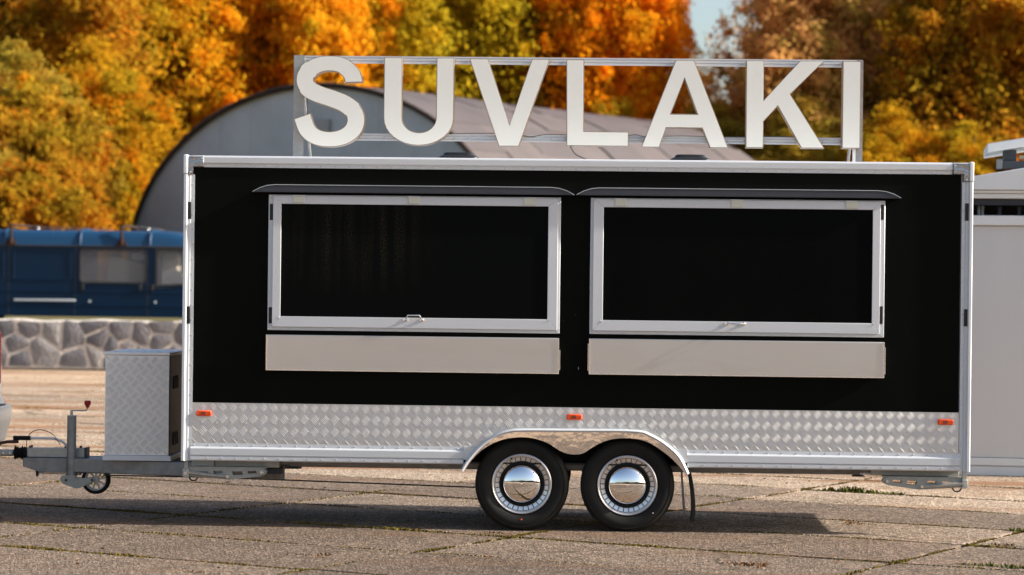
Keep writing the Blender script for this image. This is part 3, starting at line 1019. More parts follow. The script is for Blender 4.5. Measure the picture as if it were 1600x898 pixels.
# serving hatches
def hatch(x0, x1, side, hinge_x, hx, pane_mat, handle_up):
    z0, z1 = 1.431, 2.431
    g = thing_part('serving_hatch', TR)
    fr = MB().prism([[(x0, z0), (x1, z0), (x1, z1), (x0, z1)], [(x0 + .052, z0 + .045), (x0 + .052, z1 - .03), (x1 - .052, z1 - .03), (x1 - .052, z0 + .045)]], -.020, 0)
    fr.build('outer_frame', 'alu_frame', g, bevel=.004)
    a0, a1, c0, c1 = (x0 + (.036 if side < 0 else .004) , x1 - (.020 if side < 0 else .036), z0 + .026, z1 - .008)
    if side > 0:
        a0 = x0 + .022
    p0, p1, q0, q1 = x0 + .097, x1 - .092, z0 + .104, z1 - .069
    quads = [[(a0, c0), (a1, c0), (p1, q0), (p0, q0)], [(a1, c0), (a1, c1), (p1, q1), (p1, q0)], [(a1, c1), (a0, c1), (p0, q1), (p1, q1)], [(a0, c1), (a0, c0), (p0, q0), (p0, q1)]]
    for q in quads:
        MB().prism([q], -.036, -.014).build('leaf_rail', 'alu', g, bevel=.0025)
    MB().box(p0 - .008, p1 + .008, -.027, -.012, q0 - .008, q1 + .008).build('pane', pane_mat, g)
    for x in hinge_x:
        MB().box(x - .043, x + .043, -.044, -.037, z1 - .060, z1 - .010).build('hinge', 'cream', g, bevel=.003)
        MB().tube([(x - .046, -.044, z1 - .008), (x + .046, -.044, z1 - .008)], .006, 8).build('hinge_pin', 'alu_white', g)
    sl = x0 + .010 if side < 0 else x1 - .036
    for a, b_ in ((z1 - .19, z1 - .07), (z0 + .05, z0 + .17)) if side < 0 else ((z1 - .14, z1 - .03), (z0 + .10, z0 + .23)):
        MB().box(sl, sl + .025, -.024, -.0195, a, b_).build('latch_recess', 'black', g)
    rivets([(p0 - .014, q0 - .006), (p0 - .006, q0 - .014), (p1 + .014, q0 - .006), (p1 + .006, q0 - .014), (p0 - .010, q1 + .010), (p1 + .010, q1 + .010)], .005, -.036).build('screws', 'screw', g, kind='stuff')
    rivets([(x0 + .014, z0 + .010), (x0 + .022, z0 + .018), (x1 - .014, z0 + .010), (x1 - .022, z0 + .018)], .005, -.020).build('screws', 'screw', g, kind='stuff')
    hz = 1.524
    hb = MB()
    if handle_up:
        pts = [(hx - .052, -.040, hz), (hx - .052, -.060, hz + .014), (hx - .045, -.066, hz + .030), (hx + .045, -.066, hz + .030), (hx + .052, -.060, hz + .014), (hx + .052, -.040, hz)]
    else:
        pts = [(hx - .052, -.040, hz), (hx - .052, -.085, hz), (hx - .046, -.092, hz - .003), (hx + .046, -.092, hz - .003), (hx + .052, -.085, hz), (hx + .052, -.040, hz)]
    hb.tube(pts, .0058, 8)
    for s_ in (-1, 1):
        hb.ball((hx + s_ * .060, -.038, hz - .004), .013, 8, 6, .5)
        hb.box(hx + s_ * .062 - .018, hx + s_ * .062 + .018, -.040, -.036, hz - .011, hz + .003)
    hb.build('handle', 'chrome', g, smooth=60)
hatch(-2.282, -.111, -1, (-2.055, -1.197, -.342), -1.190, 'reflection_pane', True)
hatch(.109, 2.276, 1, (.330, 1.185, 2.027), 1.186, 'black_pane', False)
# rain gutters over the hatches
for x0, x1 in ((-2.395, -.015), (.004, 2.384)):
    P = [(x0, 2.447), (x0 + .055, 2.476), (x0 + .11, 2.493), (x0 + .17, 2.499), (x1 - .17, 2.499), (x1 - .11, 2.493), (x1 - .055, 2.476), (x1, 2.447)]
    gt = MB().prism([P], -.075, .0)
    gt.build('rain_gutter', 'slate', TR, bevel=.003)
    P2 = [(x, z + .0015) for x, z in P]
    P3 = [(x, z + .0055) for x, z in P]
    MB().prism([P2[0:8] + P3[::-1]], -.078, .0).build('gutter_lip', 'alu_frame', TR, label='thin bright lip of the rain gutter')
# folded stainless shelves under the hatches
for x0, x1 in ((-2.287, -.113), (.109, 2.279)):
    sh = MB().box(x0, x1, -.040, -.012, 1.134, 1.398).build('folded_shelf', 'steel', TR, bevel=.005)
    b = MB()
    b.box(x0 - .0005, x1 + .0005, -.044, -.0415, 1.1335, 1.1395); b.box(x0 - .0005, x0 + .006, -.044, -.0415, 1.140, 1.398); b.box(x1 - .006, x1 + .0005, -.044, -.0415, 1.140, 1.398)
    b.build('shelf_edge', 'screw', sh)
    b = MB()
    xe = x1 if x0 < 0 else x0
    for xx in ((x1 + .003,) if x0 < 0 else (x1 + .003, x0 - .009)):
        b.box(xx, xx + .006, -.034, -.006, 1.16, 1.31 if x0 < 0 else 1.36)
    b.build('shelf_arm', 'screw', sh)
# small scuffs on the black panel: raised scratches
b = MB()
b.box(.030, .0335, -.0012, 0, 1.165, 1.185); b.box(-.085, -.083, -.0012, 0, 1.52, 1.524); b.box(.004, .006, -.0012, 0, 1.57, 1.573)
b.build('scratch', 'galv_pale', TR)

# roof vents
for cx in (-.929, .874):
    g = MB()
    rings = [(.158, 2.706), (.160, 2.755), (.157, 2.768), (.140, 2.780), (.124, 2.786), (.118, 2.798), (.108, 2.806), (.05, 2.810)]
    V, F = [], []
    for r, z in rings:
        for k in range(24):
            t = 2 * math.pi * (k + .5) / 24
            cc, ss = math.cos(t), math.sin(t)
            e = .35
            V.append((cx + r * math.copysign(abs(cc) ** e, cc), 1.0 + r * math.copysign(abs(ss) ** e, ss), z))
    for i in range(len(rings) - 1):
        for k in range(24):
            F.append((i * 24 + k, i * 24 + (k + 1) % 24, (i + 1) * 24 + (k + 1) % 24, (i + 1) * 24 + k))
    F.append(tuple((len(rings) - 1) * 24 + k for k in range(24)))
    g.add(V, F).build('roof_vent', 'black', TR, smooth=40)

# ---------------- letters on their frame
SG = thing_part('roof_sign', TR)
def rail_prof(zc, h, y=.45):
    z0, z1 = zc - h / 2, zc + h / 2
    return [(y, z0), (y, z0 + h * .22), (y + .006, z0 + h * .25), (y + .006, z0 + h * .36), (y, z0 + h * .40), (y, z0 + h * .62), (y + .006, z0 + h * .66), (y + .006, z0 + h * .78), (y, z0 + h * .82), (y, z1), (y + .04, z1), (y + .04, z0)]
MB().sweep(rail_prof(3.481, .054), -2.083, 2.148).build('sign_rail', 'alu', SG)
MB().sweep(rail_prof(2.893, .052), -2.083, 2.083).build('sign_rail', 'alu', SG)
MB().sweepz([(-2.164, .44), (-2.085, .44), (-2.085, .446), (-2.150, .447), (-2.156, .50), (-2.164, .50)], 2.706, 3.510).build('sign_post', 'galv_pale', SG)
MB().sweepz([(2.152, .44), (2.105, .44), (2.105, .446), (2.143, .447), (2.146, .50), (2.152, .50)], 2.706, 3.504).build('sign_post', 'galv', SG)
MB().box(2.080, 2.102, .44, .48, 2.706, 3.45).build('sign_post', 'alu_white', SG)
for x in (-2.12, 2.12):
    MB().tube([(x, .50, 3.44), (x, 1.25, 2.712)], .012, 8).build('sign_brace', 'galv', SG)

LET = {}
cen = [(-1.695, 3.297), (-1.717, 3.365), (-1.785, 3.425), (-1.880, 3.441), (-1.973, 3.426), (-2.046, 3.376), (-2.069, 3.311), (-2.041, 3.250), (-1.971, 3.210), (-1.866, 3.176), (-1.767, 3.137), (-1.700, 3.084), (-1.677, 3.012), (-1.702, 2.938),
       (-1.772, 2.886), (-1.873, 2.866), (-1.974, 2.882), (-2.045, 2.935), (-2.087, 3.040)]
cc_ = cat_rom(cen, 6)
Lf, Rt = [], []
for i, (x, z) in enumerate(cc_):
    a, c = cc_[max(i - 1, 0)], cc_[min(i + 1, len(cc_) - 1)]
    tx, tz = c[0] - a[0], c[1] - a[1]
    l = math.hypot(tx, tz); tx /= l; tz /= l
    hw = .0655 if abs(tz) > abs(tx) else .060
    hw = .058 + .0085 * abs(tz) + (.006 if abs(tx) > .6 and .25 < i / len(cc_) < .7 else 0)
    Lf.append((x - tz * hw, z + tx * hw)); Rt.append((x + tz * hw, z - tx * hw))
# terminals: cut nearly level as on the sign
Rt[0] = (-1.629, 3.300); Lf[0] = (-1.762, 3.296)
Rt[1] = (-1.634, 3.325)
Lf[-1] = (-2.150, 3.032) if False else Lf[-1]
LET['S'] = [Lf + Rt[::-1]]
def arc(cx, cz, rx, rz, a0, a1, n=16):
    return [(cx + rx * math.cos(R(a0 + (a1 - a0) * k / n)), cz + rz * math.sin(R(a0 + (a1 - a0) * k / n))) for k in range(n + 1)]
LET['U'] = [[(-1.467, 3.491)] + arc(-1.202, 3.030, .265, .205, 180, 360) + [(-.937, 3.491), (-1.069, 3.491)] + arc(-1.1985, 3.035, .1295, .112, 360, 180) + [(-1.331, 3.491)]]
LET['V'] = [[(-.823, 3.487), (-.681, 3.487), (-.512, 2.985), (-.349, 3.487), (-.213, 3.487), (-.442, 2.825), (-.592, 2.825)]]
LET['L'] = [[(-.089, 3.486), (.045, 3.486), (.048, 2.944), (.386, 2.943), (.386, 2.833), (-.080, 2.833)]]
LET['A'] = [[(.735, 3.488), (.873, 3.488), (1.137, 2.828), (1.000, 2.828), (.939, 2.976), (.669, 2.976), (.618, 2.828), (.482, 2.828)], [(.803, 3.346), (.705, 3.083), (.899, 3.083)]]
LET['K'] = [[(1.265, 3.490), (1.399, 3.490), (1.399, 3.190), (1.667, 3.490), (1.849, 3.490), (1.599, 3.237), (1.858, 2.832), (1.685, 2.832), (1.505, 3.146), (1.400, 3.030), (1.400, 2.832), (1.268, 2.832)]]
LET['I'] = [[(1.989, 3.490), (2.124, 3.490), (2.124, 2.834), (1.989, 2.834)]]
def inset(loop, d):
    n = len(loop)
    ar = sum(loop[i - 1][0] * loop[i][1] - loop[i][0] * loop[i - 1][1] for i in range(n))
    s_ = 1 if ar > 0 else -1
    out = []
    for i in range(n):
        p0, p1, p2 = loop[i - 1], loop[i], loop[(i + 1) % n]
        n1 = (-(p1[1] - p0[1]), p1[0] - p0[0]); n2 = (-(p2[1] - p1[1]), p2[0] - p1[0])
        l1, l2 = math.hypot(*n1) or 1, math.hypot(*n2) or 1
        n1 = (n1[0] / l1, n1[1] / l1); n2 = (n2[0] / l2, n2[1] / l2)
        mx, mz = n1[0] + n2[0], n1[1] + n2[1]
        k = min(d / max(.25, (1 + n1[0] * n2[0] + n1[1] * n2[1])), d * 2.2)
        out.append((p1[0] + s_ * mx * k, p1[1] + s_ * mz * k))
    return out
for ch, loops in LET.items():
    lt = thing_part('letter', SG)
    lt.matrix_parent_inverse = Matrix.Identity(4)
    COL.objects.unlink(lt); bpy.data.objects.remove(lt)
    m = MB().prism(loops, .35, .445, 0, 0)
    lo = m.build('letter', ['letter_side'], SG, smooth=30, label='milky white channel letter %s with thin bronze edge' % ch)
    m2 = MB()
    ins2 = [inset(loops[0], .0055)] + [inset(l, -.0055) for l in loops[1:]]
    m2.prism(ins2, .3465, .352)
    # the face is part of the letter: join into the same mesh by material
    for v in ():
        pass
    me = lo.data
    fo = m2.build('letter_face', 'letter_face', SG, smooth=0)
    import bmesh
    bm = bmesh.new(); bm.from_mesh(me); nf = len(bm.faces); bm.from_mesh(fo.data)
    bm.faces.ensure_lookup_table()
    for f in bm.faces[nf:]:
        f.material_index = 1
    bm.to_mesh(me); bm.free()
    me.materials.append(M['letter_face'])
    bpy.data.objects.remove(fo)
# mounting tabs and wires
tabs = []
for x in (-1.60, -1.475, -.93, -.83, -.20, -.10, .39, .495, 1.14, 1.26, 1.86, 1.98):
    tabs.append((x, 2.888))
for x in (-2.08, -1.73, -1.475, -.925, -.835, -.195, -.10, .055, .71, .90, 1.255, 1.41, 1.86, 1.98):
    tabs.append((x, 3.478))
rivets(tabs, .008, .449).build('tab', 'screw', SG, kind='stuff')
MB().tube(cat_rom([(-.93, .455, 2.925), (-.6, .46, 2.930), (-.416, .45, 2.914), (-.36, .45, 2.905), (-.234, .45, 2.924), (-.088, .45, 2.924), (.3, .45, 2.915), (.44, .45, 2.928), (.52, .45, 2.915), (.8, .45, 2.922), (1.2, .45, 2.916), (1.5, .46, 2.924), (1.9, .46, 2.918)], 5), .0035, 5).build('wire', 'wire', SG)
MB().tube(cat_rom([(-.07, .45, 2.86), (-.052, .44, 2.831), (-.012, .45, 2.775), (.075, .5, 2.738), (.10, .52, 2.716)], 6), .005, 5).build('wire', 'wire', SG)
MB().tube(cat_rom([(-2.065, .45, 3.43), (-2.058, .45, 3.2), (-2.062, .45, 2.95)], 4), .004, 5).build('wire', 'wire', SG)

# ---------------- drawbar, toolbox, coupling, jockey wheel
YC = .93
DB = thing_part('drawbar', TR)
b = MB()
for s_ in (-1, 1):
    A_, B_ = Vector((-2.2, YC + s_ * .55, 0)), Vector((-3.95, YC + s_ * .10, 0))
    e = (B_ - A_).normalized(); nrm = Vector((-e.y, e.x, 0)) * .03
    V = [tuple(p + Vector((0, 0, z))) for z in (.288, .396) for p in (A_ - nrm, A_ + nrm, B_ + nrm, B_ - nrm)]
    b.add(V, [(0, 3, 2, 1), (4, 5, 6, 7), (0, 1, 5, 4), (1, 2, 6, 5), (2, 3, 7, 6), (3, 0, 4, 7)])
b.build('beam', 'galv', DB, bevel=.006)
MB().prism([[(-4.305, .379), (-4.304, .325), (-4.163, .281), (-3.60, .276), (-3.60, .392), (-4.30, .392)]], YC - .10, YC + .10).build('coupling_head', 'galv', DB, bevel=.005)
MB().prism([[(-4.286, .465), (-4.286, .398), (-3.816, .396), (-3.816, .470)]], YC - .05, YC + .05).build('brake_housing', 'galv_pale', DB, bevel=.004)
for x in (-4.26, -3.99, -3.87):
    MB().box(x - .006, x + .006, YC - .02, YC + .02, .468, .486).build('nut', 'slate', DB)
MB().box(-3.832, -3.812, YC - .054, YC + .054, .396, .474).build('housing_end', 'slate', DB)
prof = []
for k in range(7):
    x = -4.396 + k * .0183
    prof += [(.034 + .006 * (k % 2), x), (.056 - .006 * (k % 3), x + .008)]
MB().lathe(prof + [(.02, -4.285), (.02, -4.396)], (0, YC, .425), 'X', 20).build('rubber_bellows', 'rubber', DB, smooth=20)
MB().box(-4.56, -4.396, YC - .03, YC + .03, .398, .448).build('coupling_socket', 'galv_pale', DB, bevel=.012)
for x in (-4.480, -4.425):
    rivets([(x, .420)], .012, YC - .03).build('bolt', 'screw', DB)
MB().tube([(-4.53, YC - .02, .47), (-4.500, YC - .02, .500), (-4.45, YC - .02, .510), (-4.36, YC - .02, .514)], [.012, .013, .013, .015], 8).build('coupling_lever', 'brown_handle', DB, smooth=60)
MB().tube([(-4.384, YC - .08, .545), (-4.250, YC - .08, .546)], .018, 12).build('brake_grip', 'rubber', DB)
MB().tube(cat_rom([(-4.252, YC - .08, .546), (-4.13, YC - .08, .546), (-4.058, YC - .08, .543), (-3.99, YC - .08, .514), (-3.94, YC - .08, .46)], 5), .0105, 8).build('brake_lever', 'alu', DB)
MB().tube(cat_rom([(-4.285, YC - .06, .465), (-4.282, YC - .07, .53), (-4.257, YC - .08, .578), (-4.210, YC - .09, .607), (-4.150, YC - .09, .610), (-4.076, YC - .09, .580), (-4.035, YC - .09, .527), (-4.02, YC - .07, .50)], 5), .0032, 5).build('breakaway_cable', 'redwire', DB)
MB().prism([[(-4.225, .296), (-4.198, .296), (-4.206, .245), (-4.216, .240)]], YC - .02, YC + .02).build('hook', 'slate', DB)
MB().tube([(-4.20, YC, .268), (-3.95, YC - .05, .266)], .004, 5).build('brake_rod', 'galv', DB)
MB().tube([(-3.63, YC - .3, .282), (-2.9, YC - .3, .279), (-2.244, YC - .35, .270), (-.766, YC - .35, .235), (-.2, YC - .35, .30)], .0055, 6).build('brake_cable', 'black', DB)
# tray and chequer-plate toolbox
tray = MB().box(-3.628, -3.100, .585, 1.46, .400, .440)
tray.build('toolbox_tray', 'alu_white', TR, bevel=.003)
tb = MB().box(-3.617, -3.120, .600, 1.45, .441, 1.212).build('toolbox', 'tread_box', TR, bevel=.003, label='checker-plate toolbox on the drawbar')
tread_bars(-3.615, -3.122, .445, 1.21, .600, h=.0048).build('raised_lozenges', 'tread_bar', tb, kind='stuff', smooth=0, merge=False)
MB().box(-3.631, -3.113, .590, 1.46, 1.2125, 1.236).build('toolbox_lid', 'tread_box', tb, bevel=.004)
b = MB()
for k in range(9):
    for j in range(5):
        cx = -3.60 + .055 * k + (.02 if j % 2 else 0)
        cy = .66 + j * .17
        d = .02 if (k + j) % 2 else -.02
        b.add([(cx - .016, cy - d, 1.236), (cx, cy - .006, 1.236), (cx + .016, cy + d, 1.236), (cx, cy + .006, 1.236), (cx, cy, 1.239)], [(0, 1, 4), (1, 2, 4), (2, 3, 4), (3, 0, 4)])
b.build('raised_lozenges', 'tread_bar', tb, kind='stuff', smooth=0, merge=False)
b = MB()
MB().box(-3.1195, -3.1165, .61, 1.44, .445, 1.205).build('shade_sheet', 'black_panel', tb)  # black sheet added so the box's shaded right side reads dark
for z in (.56, 1.0):
    for y in (.78, .86, .94):
        b.box(-3.116, -3.110, y, y + .03, z - .05, z + .05)
b.build('hinge', 'slate', tb, kind='stuff')
# jockey wheel
JY = YC - .12
JW = thing_part('jockey_wheel', TR)
MB().tube([(-3.918, JY, .262), (-3.918, JY, .725)], .036, 20).build('outer_tube', 'galv', JW)
MB().tube([(-3.918, JY, .725), (-3.918, JY, .731)], .036, 20).build('tube_collar', 'galv_pale', JW)
MB().tube([(-3.921, JY, .73), (-3.921, JY, .768)], .011, 10).build('spindle', 'galv_pale', JW)
MB().tube([(-3.925, JY, .768), (-3.82, JY, .768), (-3.803, JY, .773), (-3.798, JY, .790), (-3.798, JY, .80)], .0055, 8).build('crank', 'galv_pale', JW)
MB().lathe([(.001, .793), (.015, .793), (.016, .808), (.023, .813), (.0255, .820), (.0255, .843), (.021, .848), (.001, .849)], (-3.796, JY, 0), 'Z', 16, closed=False).build('crank_knob', 'red', JW, smooth=30)
MB().prism([[(-3.898, .381), (-3.808, .381), (-3.806, .335), (-3.84, .29), (-3.852, .262), (-3.888, .262)]], JY + .035, JY + .055).build('clamp_plate', 'galv', JW, bevel=.003)
rivets([(-3.826, .366)], .012, JY + .035).build('bolt', 'screw', JW)
MB().prism([[(-3.870, .262), (-3.858, .262), (-3.868, .34), (-3.876, .34)]], JY + .01, JY + .03).build('clamp_plate', 'galv_pale', JW)
yoke = [(-3.996, .232)] + arc(-3.965, .232, .031, .033, 180, 90, 5) + [(-3.884, .265), (-3.884, .244), (-3.745, .248)] + arc(-3.745, .232, .017, .017, 90, -80, 6) + [(-3.851, .164), (-3.884, .168), (-3.978, .201)]
for y in (JY - .045, JY + .035):
    MB().prism([yoke], y, y + .008).build('fork', 'greengrey', JW, bevel=.002)
MB().prism([[(-3.884, .265), (-3.876, .265), (-3.874, .165), (-3.884, .165)]], JY - .048, JY - .0455).build('fork_fold', 'greengrey', JW)
b = MB()
for x, z in ((-3.948, .228), (-3.744, .232)):
    b.tube([(x, JY - .052, z), (x, JY + .05, z)], .010, 8)
b.build('axle_bolt', 'slate', JW)
JC = (-3.722, JY - .025, .232)
MB().lathe([(.084, .002), (.089, -.004), (.103, -.004), (.1105, .004), (.1120, .025), (.1105, .046), (.103, .054), (.084, .050)], JC, 'Y', 48).build('tyre', 'rubber', JW, smooth=40)
b = MB().lathe([(.084, .000), (.0845, .050), (.076, .050), (.074, .040), (.074, .010), (.077, .000)], JC, 'Y', 48)
for k in range(9):
    a = 2 * math.pi * k / 9 + .2
    ca, sa = math.cos(a), math.sin(a)
    V = []
    for r, hw in ((.020, .0065), (.076, .0075)):
        for s_ in (-1, 1):
            for y in (.016, .030):
                V.append((JC[0] + r * ca - s_ * hw * sa, JC[1] + y, JC[2] + r * sa + s_ * hw * ca))
    b.add(V, [(0, 1, 3, 2), (4, 6, 7, 5), (0, 4, 5, 1), (2, 3, 7, 6), (1, 5, 7, 3), (0, 2, 6, 4)])
b.tube([(JC[0], JC[1] + .002, JC[2]), (JC[0], JC[1] + .048, JC[2])], .024, 16)
b.build('wheel_rim', 'galv_pale', JW)
del b

# ================================================================== TOWING CAR (only its tail reaches the frame)
CR = thing('towing_car', 'white estate car at the left edge hitched to the food trailer', 'car', (-6.7, YC, 0))
side = cat_rom([(-4.345, .500), (-4.306, .640), (-4.292, .700), (-4.290, .770), (-4.300, .792)], 3) + [(-4.345, .800), (-4.375, .86)] + \
    cat_rom([(-4.375, .90), (-4.380, 1.10), (-4.420, 1.40), (-4.560, 1.62), (-4.80, 1.70), (-6.2, 1.74), (-6.9, 1.60), (-7.65, 1.12), (-8.5, .98), (-8.85, .80), (-8.9, .5), (-8.85, .32)], 5) + \
    arc(-8.05, .33, .36, .36, 180, 0, 12) + arc(-5.30, .33, .36, .36, 180, 0, 12) + [(-4.60, .36)]
MB().prism([side], YC - .86, YC + .86).build('body', 'car_white', CR, bevel=.10)
for s_ in (-1, 1):
    y0, y1 = sorted((YC + s_ * .863, YC + s_ * .85))
    MB().prism([[(-4.62, 1.18), (-4.70, 1.52), (-6.10, 1.60), (-7.25, 1.20), (-7.25, 1.12)]], y0, y1).build('side_window', 'glass_dark', CR)
    y0, y1 = sorted((YC + s_ * .80, YC + s_ * .60))
    MB().prism([[(-4.366, .96), (-4.366, 1.385), (-4.40, 1.40), (-4.50, 1.38), (-4.47, .96)]], y0 if s_ < 0 else y0, y1).build('tail_light', 'taillight', CR, bevel=.01)
    for cx in (-8.05, -5.30):
        y = YC + s_ * .855
        w = thing_part('wheel', CR)
        MB().lathe([(.21, -s_ * .02), (.30, s_ * 0.), (.325, -s_ * .03), (.33, -s_ * .1), (.325, -s_ * .19), (.21, -s_ * .2)], (cx, y, .33), 'Y', 40).build('tyre', 'tyre', w)
        b = MB().lathe([(.205, -s_ * .015), (.20, -s_ * .03), (.19, -s_ * .07), (.001, -s_ * .07)], (cx, y, .33), 'Y', 40, closed=False)
        for k in range(7):
            a = 2 * math.pi * k / 7
            b.tube([(cx + .03 * math.cos(a), y - s_ * .03, .33 + .03 * math.sin(a)), (cx + .2 * math.cos(a), y - s_ * .025, .33 + .2 * math.sin(a))], .018, 6)
        b.build('rim', 'rim', w)
MB().box(-4.40, -4.302, YC - .70, YC + .70, .792, .806).build('bumper_step', 'slate', CR, bevel=.004)
MB().box(-4.62, -4.36, YC - .70, YC + .70, .40, .52).build('lower_bumper', 'black', CR, bevel=.03)
MB().box(-4.85, -4.50, YC - .04, YC + .04, .37, .41).build('tow_bar', 'slate', CR, bevel=.006)
MB().ball((-4.53, YC, .415), .027, 12, 8).build('tow_ball', 'chrome', CR)
MB().prism([[(-4.44, 1.12), (-4.415, 1.12), (-4.455, 1.40), (-4.57, 1.585), (-4.60, 1.585)]], YC - .62, YC + .62).build('rear_window', 'glass_dark', CR)
# far towing side wheels done; a plain plate recess
MB().box(-4.384, -4.36, YC - .26, YC + .26, .92, 1.04).build('number_plate', 'kiosk_white', CR, bevel=.004)

for o_ in CR.children:
    o_.matrix_parent_inverse = Matrix.Translation((-.34, 0, 0)) @ o_.matrix_parent_inverse
    o_.location.z = GZ
# ================================================================== KIOSK at the right
KR = thing('white_kiosk', 'white sales kiosk with sloping roof edge standing behind the right end of the trailer', 'kiosk', (3.3, 6.05, 0))
KP = KR
def K(m, name, mm, **kw):
    # whole kiosk is turned a few degrees about its left front corner
    a = R(-7)
    ca, sa = math.cos(a), math.sin(a)
    px, py = 3.85, 6.0
    m.v = [(px + (x - px) * ca - (y - py) * sa, py + (x - px) * sa + (y - py) * ca, z) for x, y, z in m.v]
    return m.build(name, mm, KP, **kw)
KX0, KX1, KY = 3.30, 7.8, 6.0
K(MB().box(KX0, KX1, KY, KY + .05, .145, 2.405), 'front_panel', 'kiosk', bevel=.003)
K(MB().box(KX0 - .01, KX1 + .01, KY - .02, KY + .05, .064, .140), 'skirt_rail', 'kiosk_white', bevel=.006)
K(MB().box(KX0 - .01, KX1 + .01, KY - .01, KY + .05, -.035, .060), 'skirt_rail', 'kiosk_white', bevel=.006)
K(MB().box(KX0 - .01, KX1 + .01, KY - .035, KY + .10, 2.410, 2.508), 'counter_rail', 'kiosk_white', bevel=.008)
for x0, x1 in ((KX0, KX0 + .05), (KX1 - .05, KX1)):
    K(MB().box(x0, x1, KY + .055, KY + 2.1, .0, 2.66), 'side_wall', 'kiosk')
K(MB().box(KX0, KX1, KY + 2.11, KY + 2.15, .0, 2.66), 'back_wall', 'kiosk')
K(MB().box(KX0 + .06, KX1 - .06, KY + .06, KY + 2.1, .10, .14), 'floor', 'kiosk_dark')
K(MB().box(KX0, KX1, KY + .02, KY + .06, 2.612, 2.672), 'dark_header', 'slate')
for x in (KX0 + .02, 4.6, 5.6, 6.6, KX1 - .06):
    K(MB().box(x, x + .04, KY + .02, KY + .06, 2.508, 2.611), 'window_post', 'kiosk_dark')
for i, x in enumerate((3.90, 3.935, 4.10, 4.29)):
    K(MB().lathe([(.001, 2.515), (.022, 2.515), (.018, 2.55), (.026, 2.60), (.001, 2.605)] if i > 1 else [(.001, 2.51), (.016, 2.51), (.016, 2.61), (.001, 2.61)], (x, KY + .16, 0), 'Z', 12, closed=False), 'hanging_glass', 'slate' if i > 1 else 'galv', smooth=40)
K(MB().box(KX0 + .05, KX1 - .05, KY + 1.2, KY + 1.25, 2.2, 2.66), 'inner_shelf', 'kiosk_dark')
K(MB().box(KX0 - .03, KX1 + .03, KY - .05, KY + 2.2, 2.675, 2.722), 'eave_board', 'kiosk_white', bevel=.006)
K(MB().box(KX0 - .04, KX1 + .04, KY - .075, KY + 2.2, 2.726, 2.752), 'eave_board', 'kiosk_white', bevel=.006)
gable = [(KX0 - .04, 2.756), (KX1 + .04, 2.756), (KX1 + .04, 2.80), (5.75, 3.215), (KX0 - .04, 2.790)]
K(MB().prism([gable], KY - .10, KY + 2.25), 'gable_roof', 'kiosk_white', bevel=.008)
# raised roof flap on its dark frame
fz = lambda x: 3.147 + (x - 3.99) * .165
K(MB().prism([[(3.985, fz(3.985)), (6.4, fz(6.4)), (6.4, fz(6.4) + .088), (3.985, fz(3.985) + .088)]], KY + .35, KY + 1.5), 'raised_flap', 'kiosk_white', bevel=.006)
K(MB().box(4.135, 6.3, KY + .40, KY + .48, 2.988, 3.068), 'flap_beam', 'kiosk_dark', bevel=.004)
K(MB().box(4.075, 4.133, KY + .39, KY + .49, 2.985, 3.085), 'beam_end', 'galv', bevel=.008)
K(MB().box(4.14, 4.27, KY + .42, KY + .60, 3.070, fz(4.14) + .004), 'bracket', 'slate')
K(MB().box(4.30, 6.2, KY + .50, KY + .55, 3.09, 3.125), 'inner_rail', 'cargo')
K(MB().box(5.4, 5.5, KY + .42, KY + .5, 2.9, 2.99), 'bracket', 'slate')

# ================================================================== STONE WALL
WL = thing('stone_wall', 'low retaining wall of grey fieldstones in pale mortar below the blue van', 'wall', (-5, 30, 0))
WX0, WX1, WZ = -15.5, 5.5, .965
m = MB()
mv, mf = [], []
NXW = 120
for k in range(NXW + 1):
    x = WX0 + (WX1 - WX0) * k / NXW
    t_ = WZ + .004 + .014 * math.sin(x * 3.1) + .010 * math.sin(x * 7.7 + 1)
    mv += [(x, 29.80, 0), (x, 29.80, t_ - .03), (x, 29.84, t_), (x, 30.14, t_)]
for k in range(NXW):
    for q in range(3):
        mf.append((4 * k + q, 4 * k + 4 + q, 4 * k + 5 + q, 4 * k + 1 + q))
m.add(mv, mf).build('mortar', 'mortar', WL, smooth=50)
rs = random.Random(21)
seeds = []
rows = 3
x = WX0 + .2
xs = []
while x < WX1 - .15:
    step = rs.uniform(.30, .50)
    nr = rs.choice((2, 2, 3, 3, 4, 5))
    off = rs.uniform(-.08, .08)
    for j in range(nr):
        seeds.append((x + rs.uniform(-.21, .21), (j + .5) / nr * WZ + rs.uniform(-.14, .14)))
    x += step
def clip(poly, a, b_, c):
    out = []
    for i in range(len(poly)):
        p_, q = poly[i], poly[(i + 1) % len(poly)]
        fp, fq = a * p_[0] + b_ * p_[1] - c, a * q[0] + b_ * q[1] - c
        if fp <= 0:
            out.append(p_)
        if fp * fq < 0:
            t = fp / (fp - fq)
            out.append((p_[0] + t * (q[0] - p_[0]), p_[1] + t * (q[1] - p_[1])))
    return out
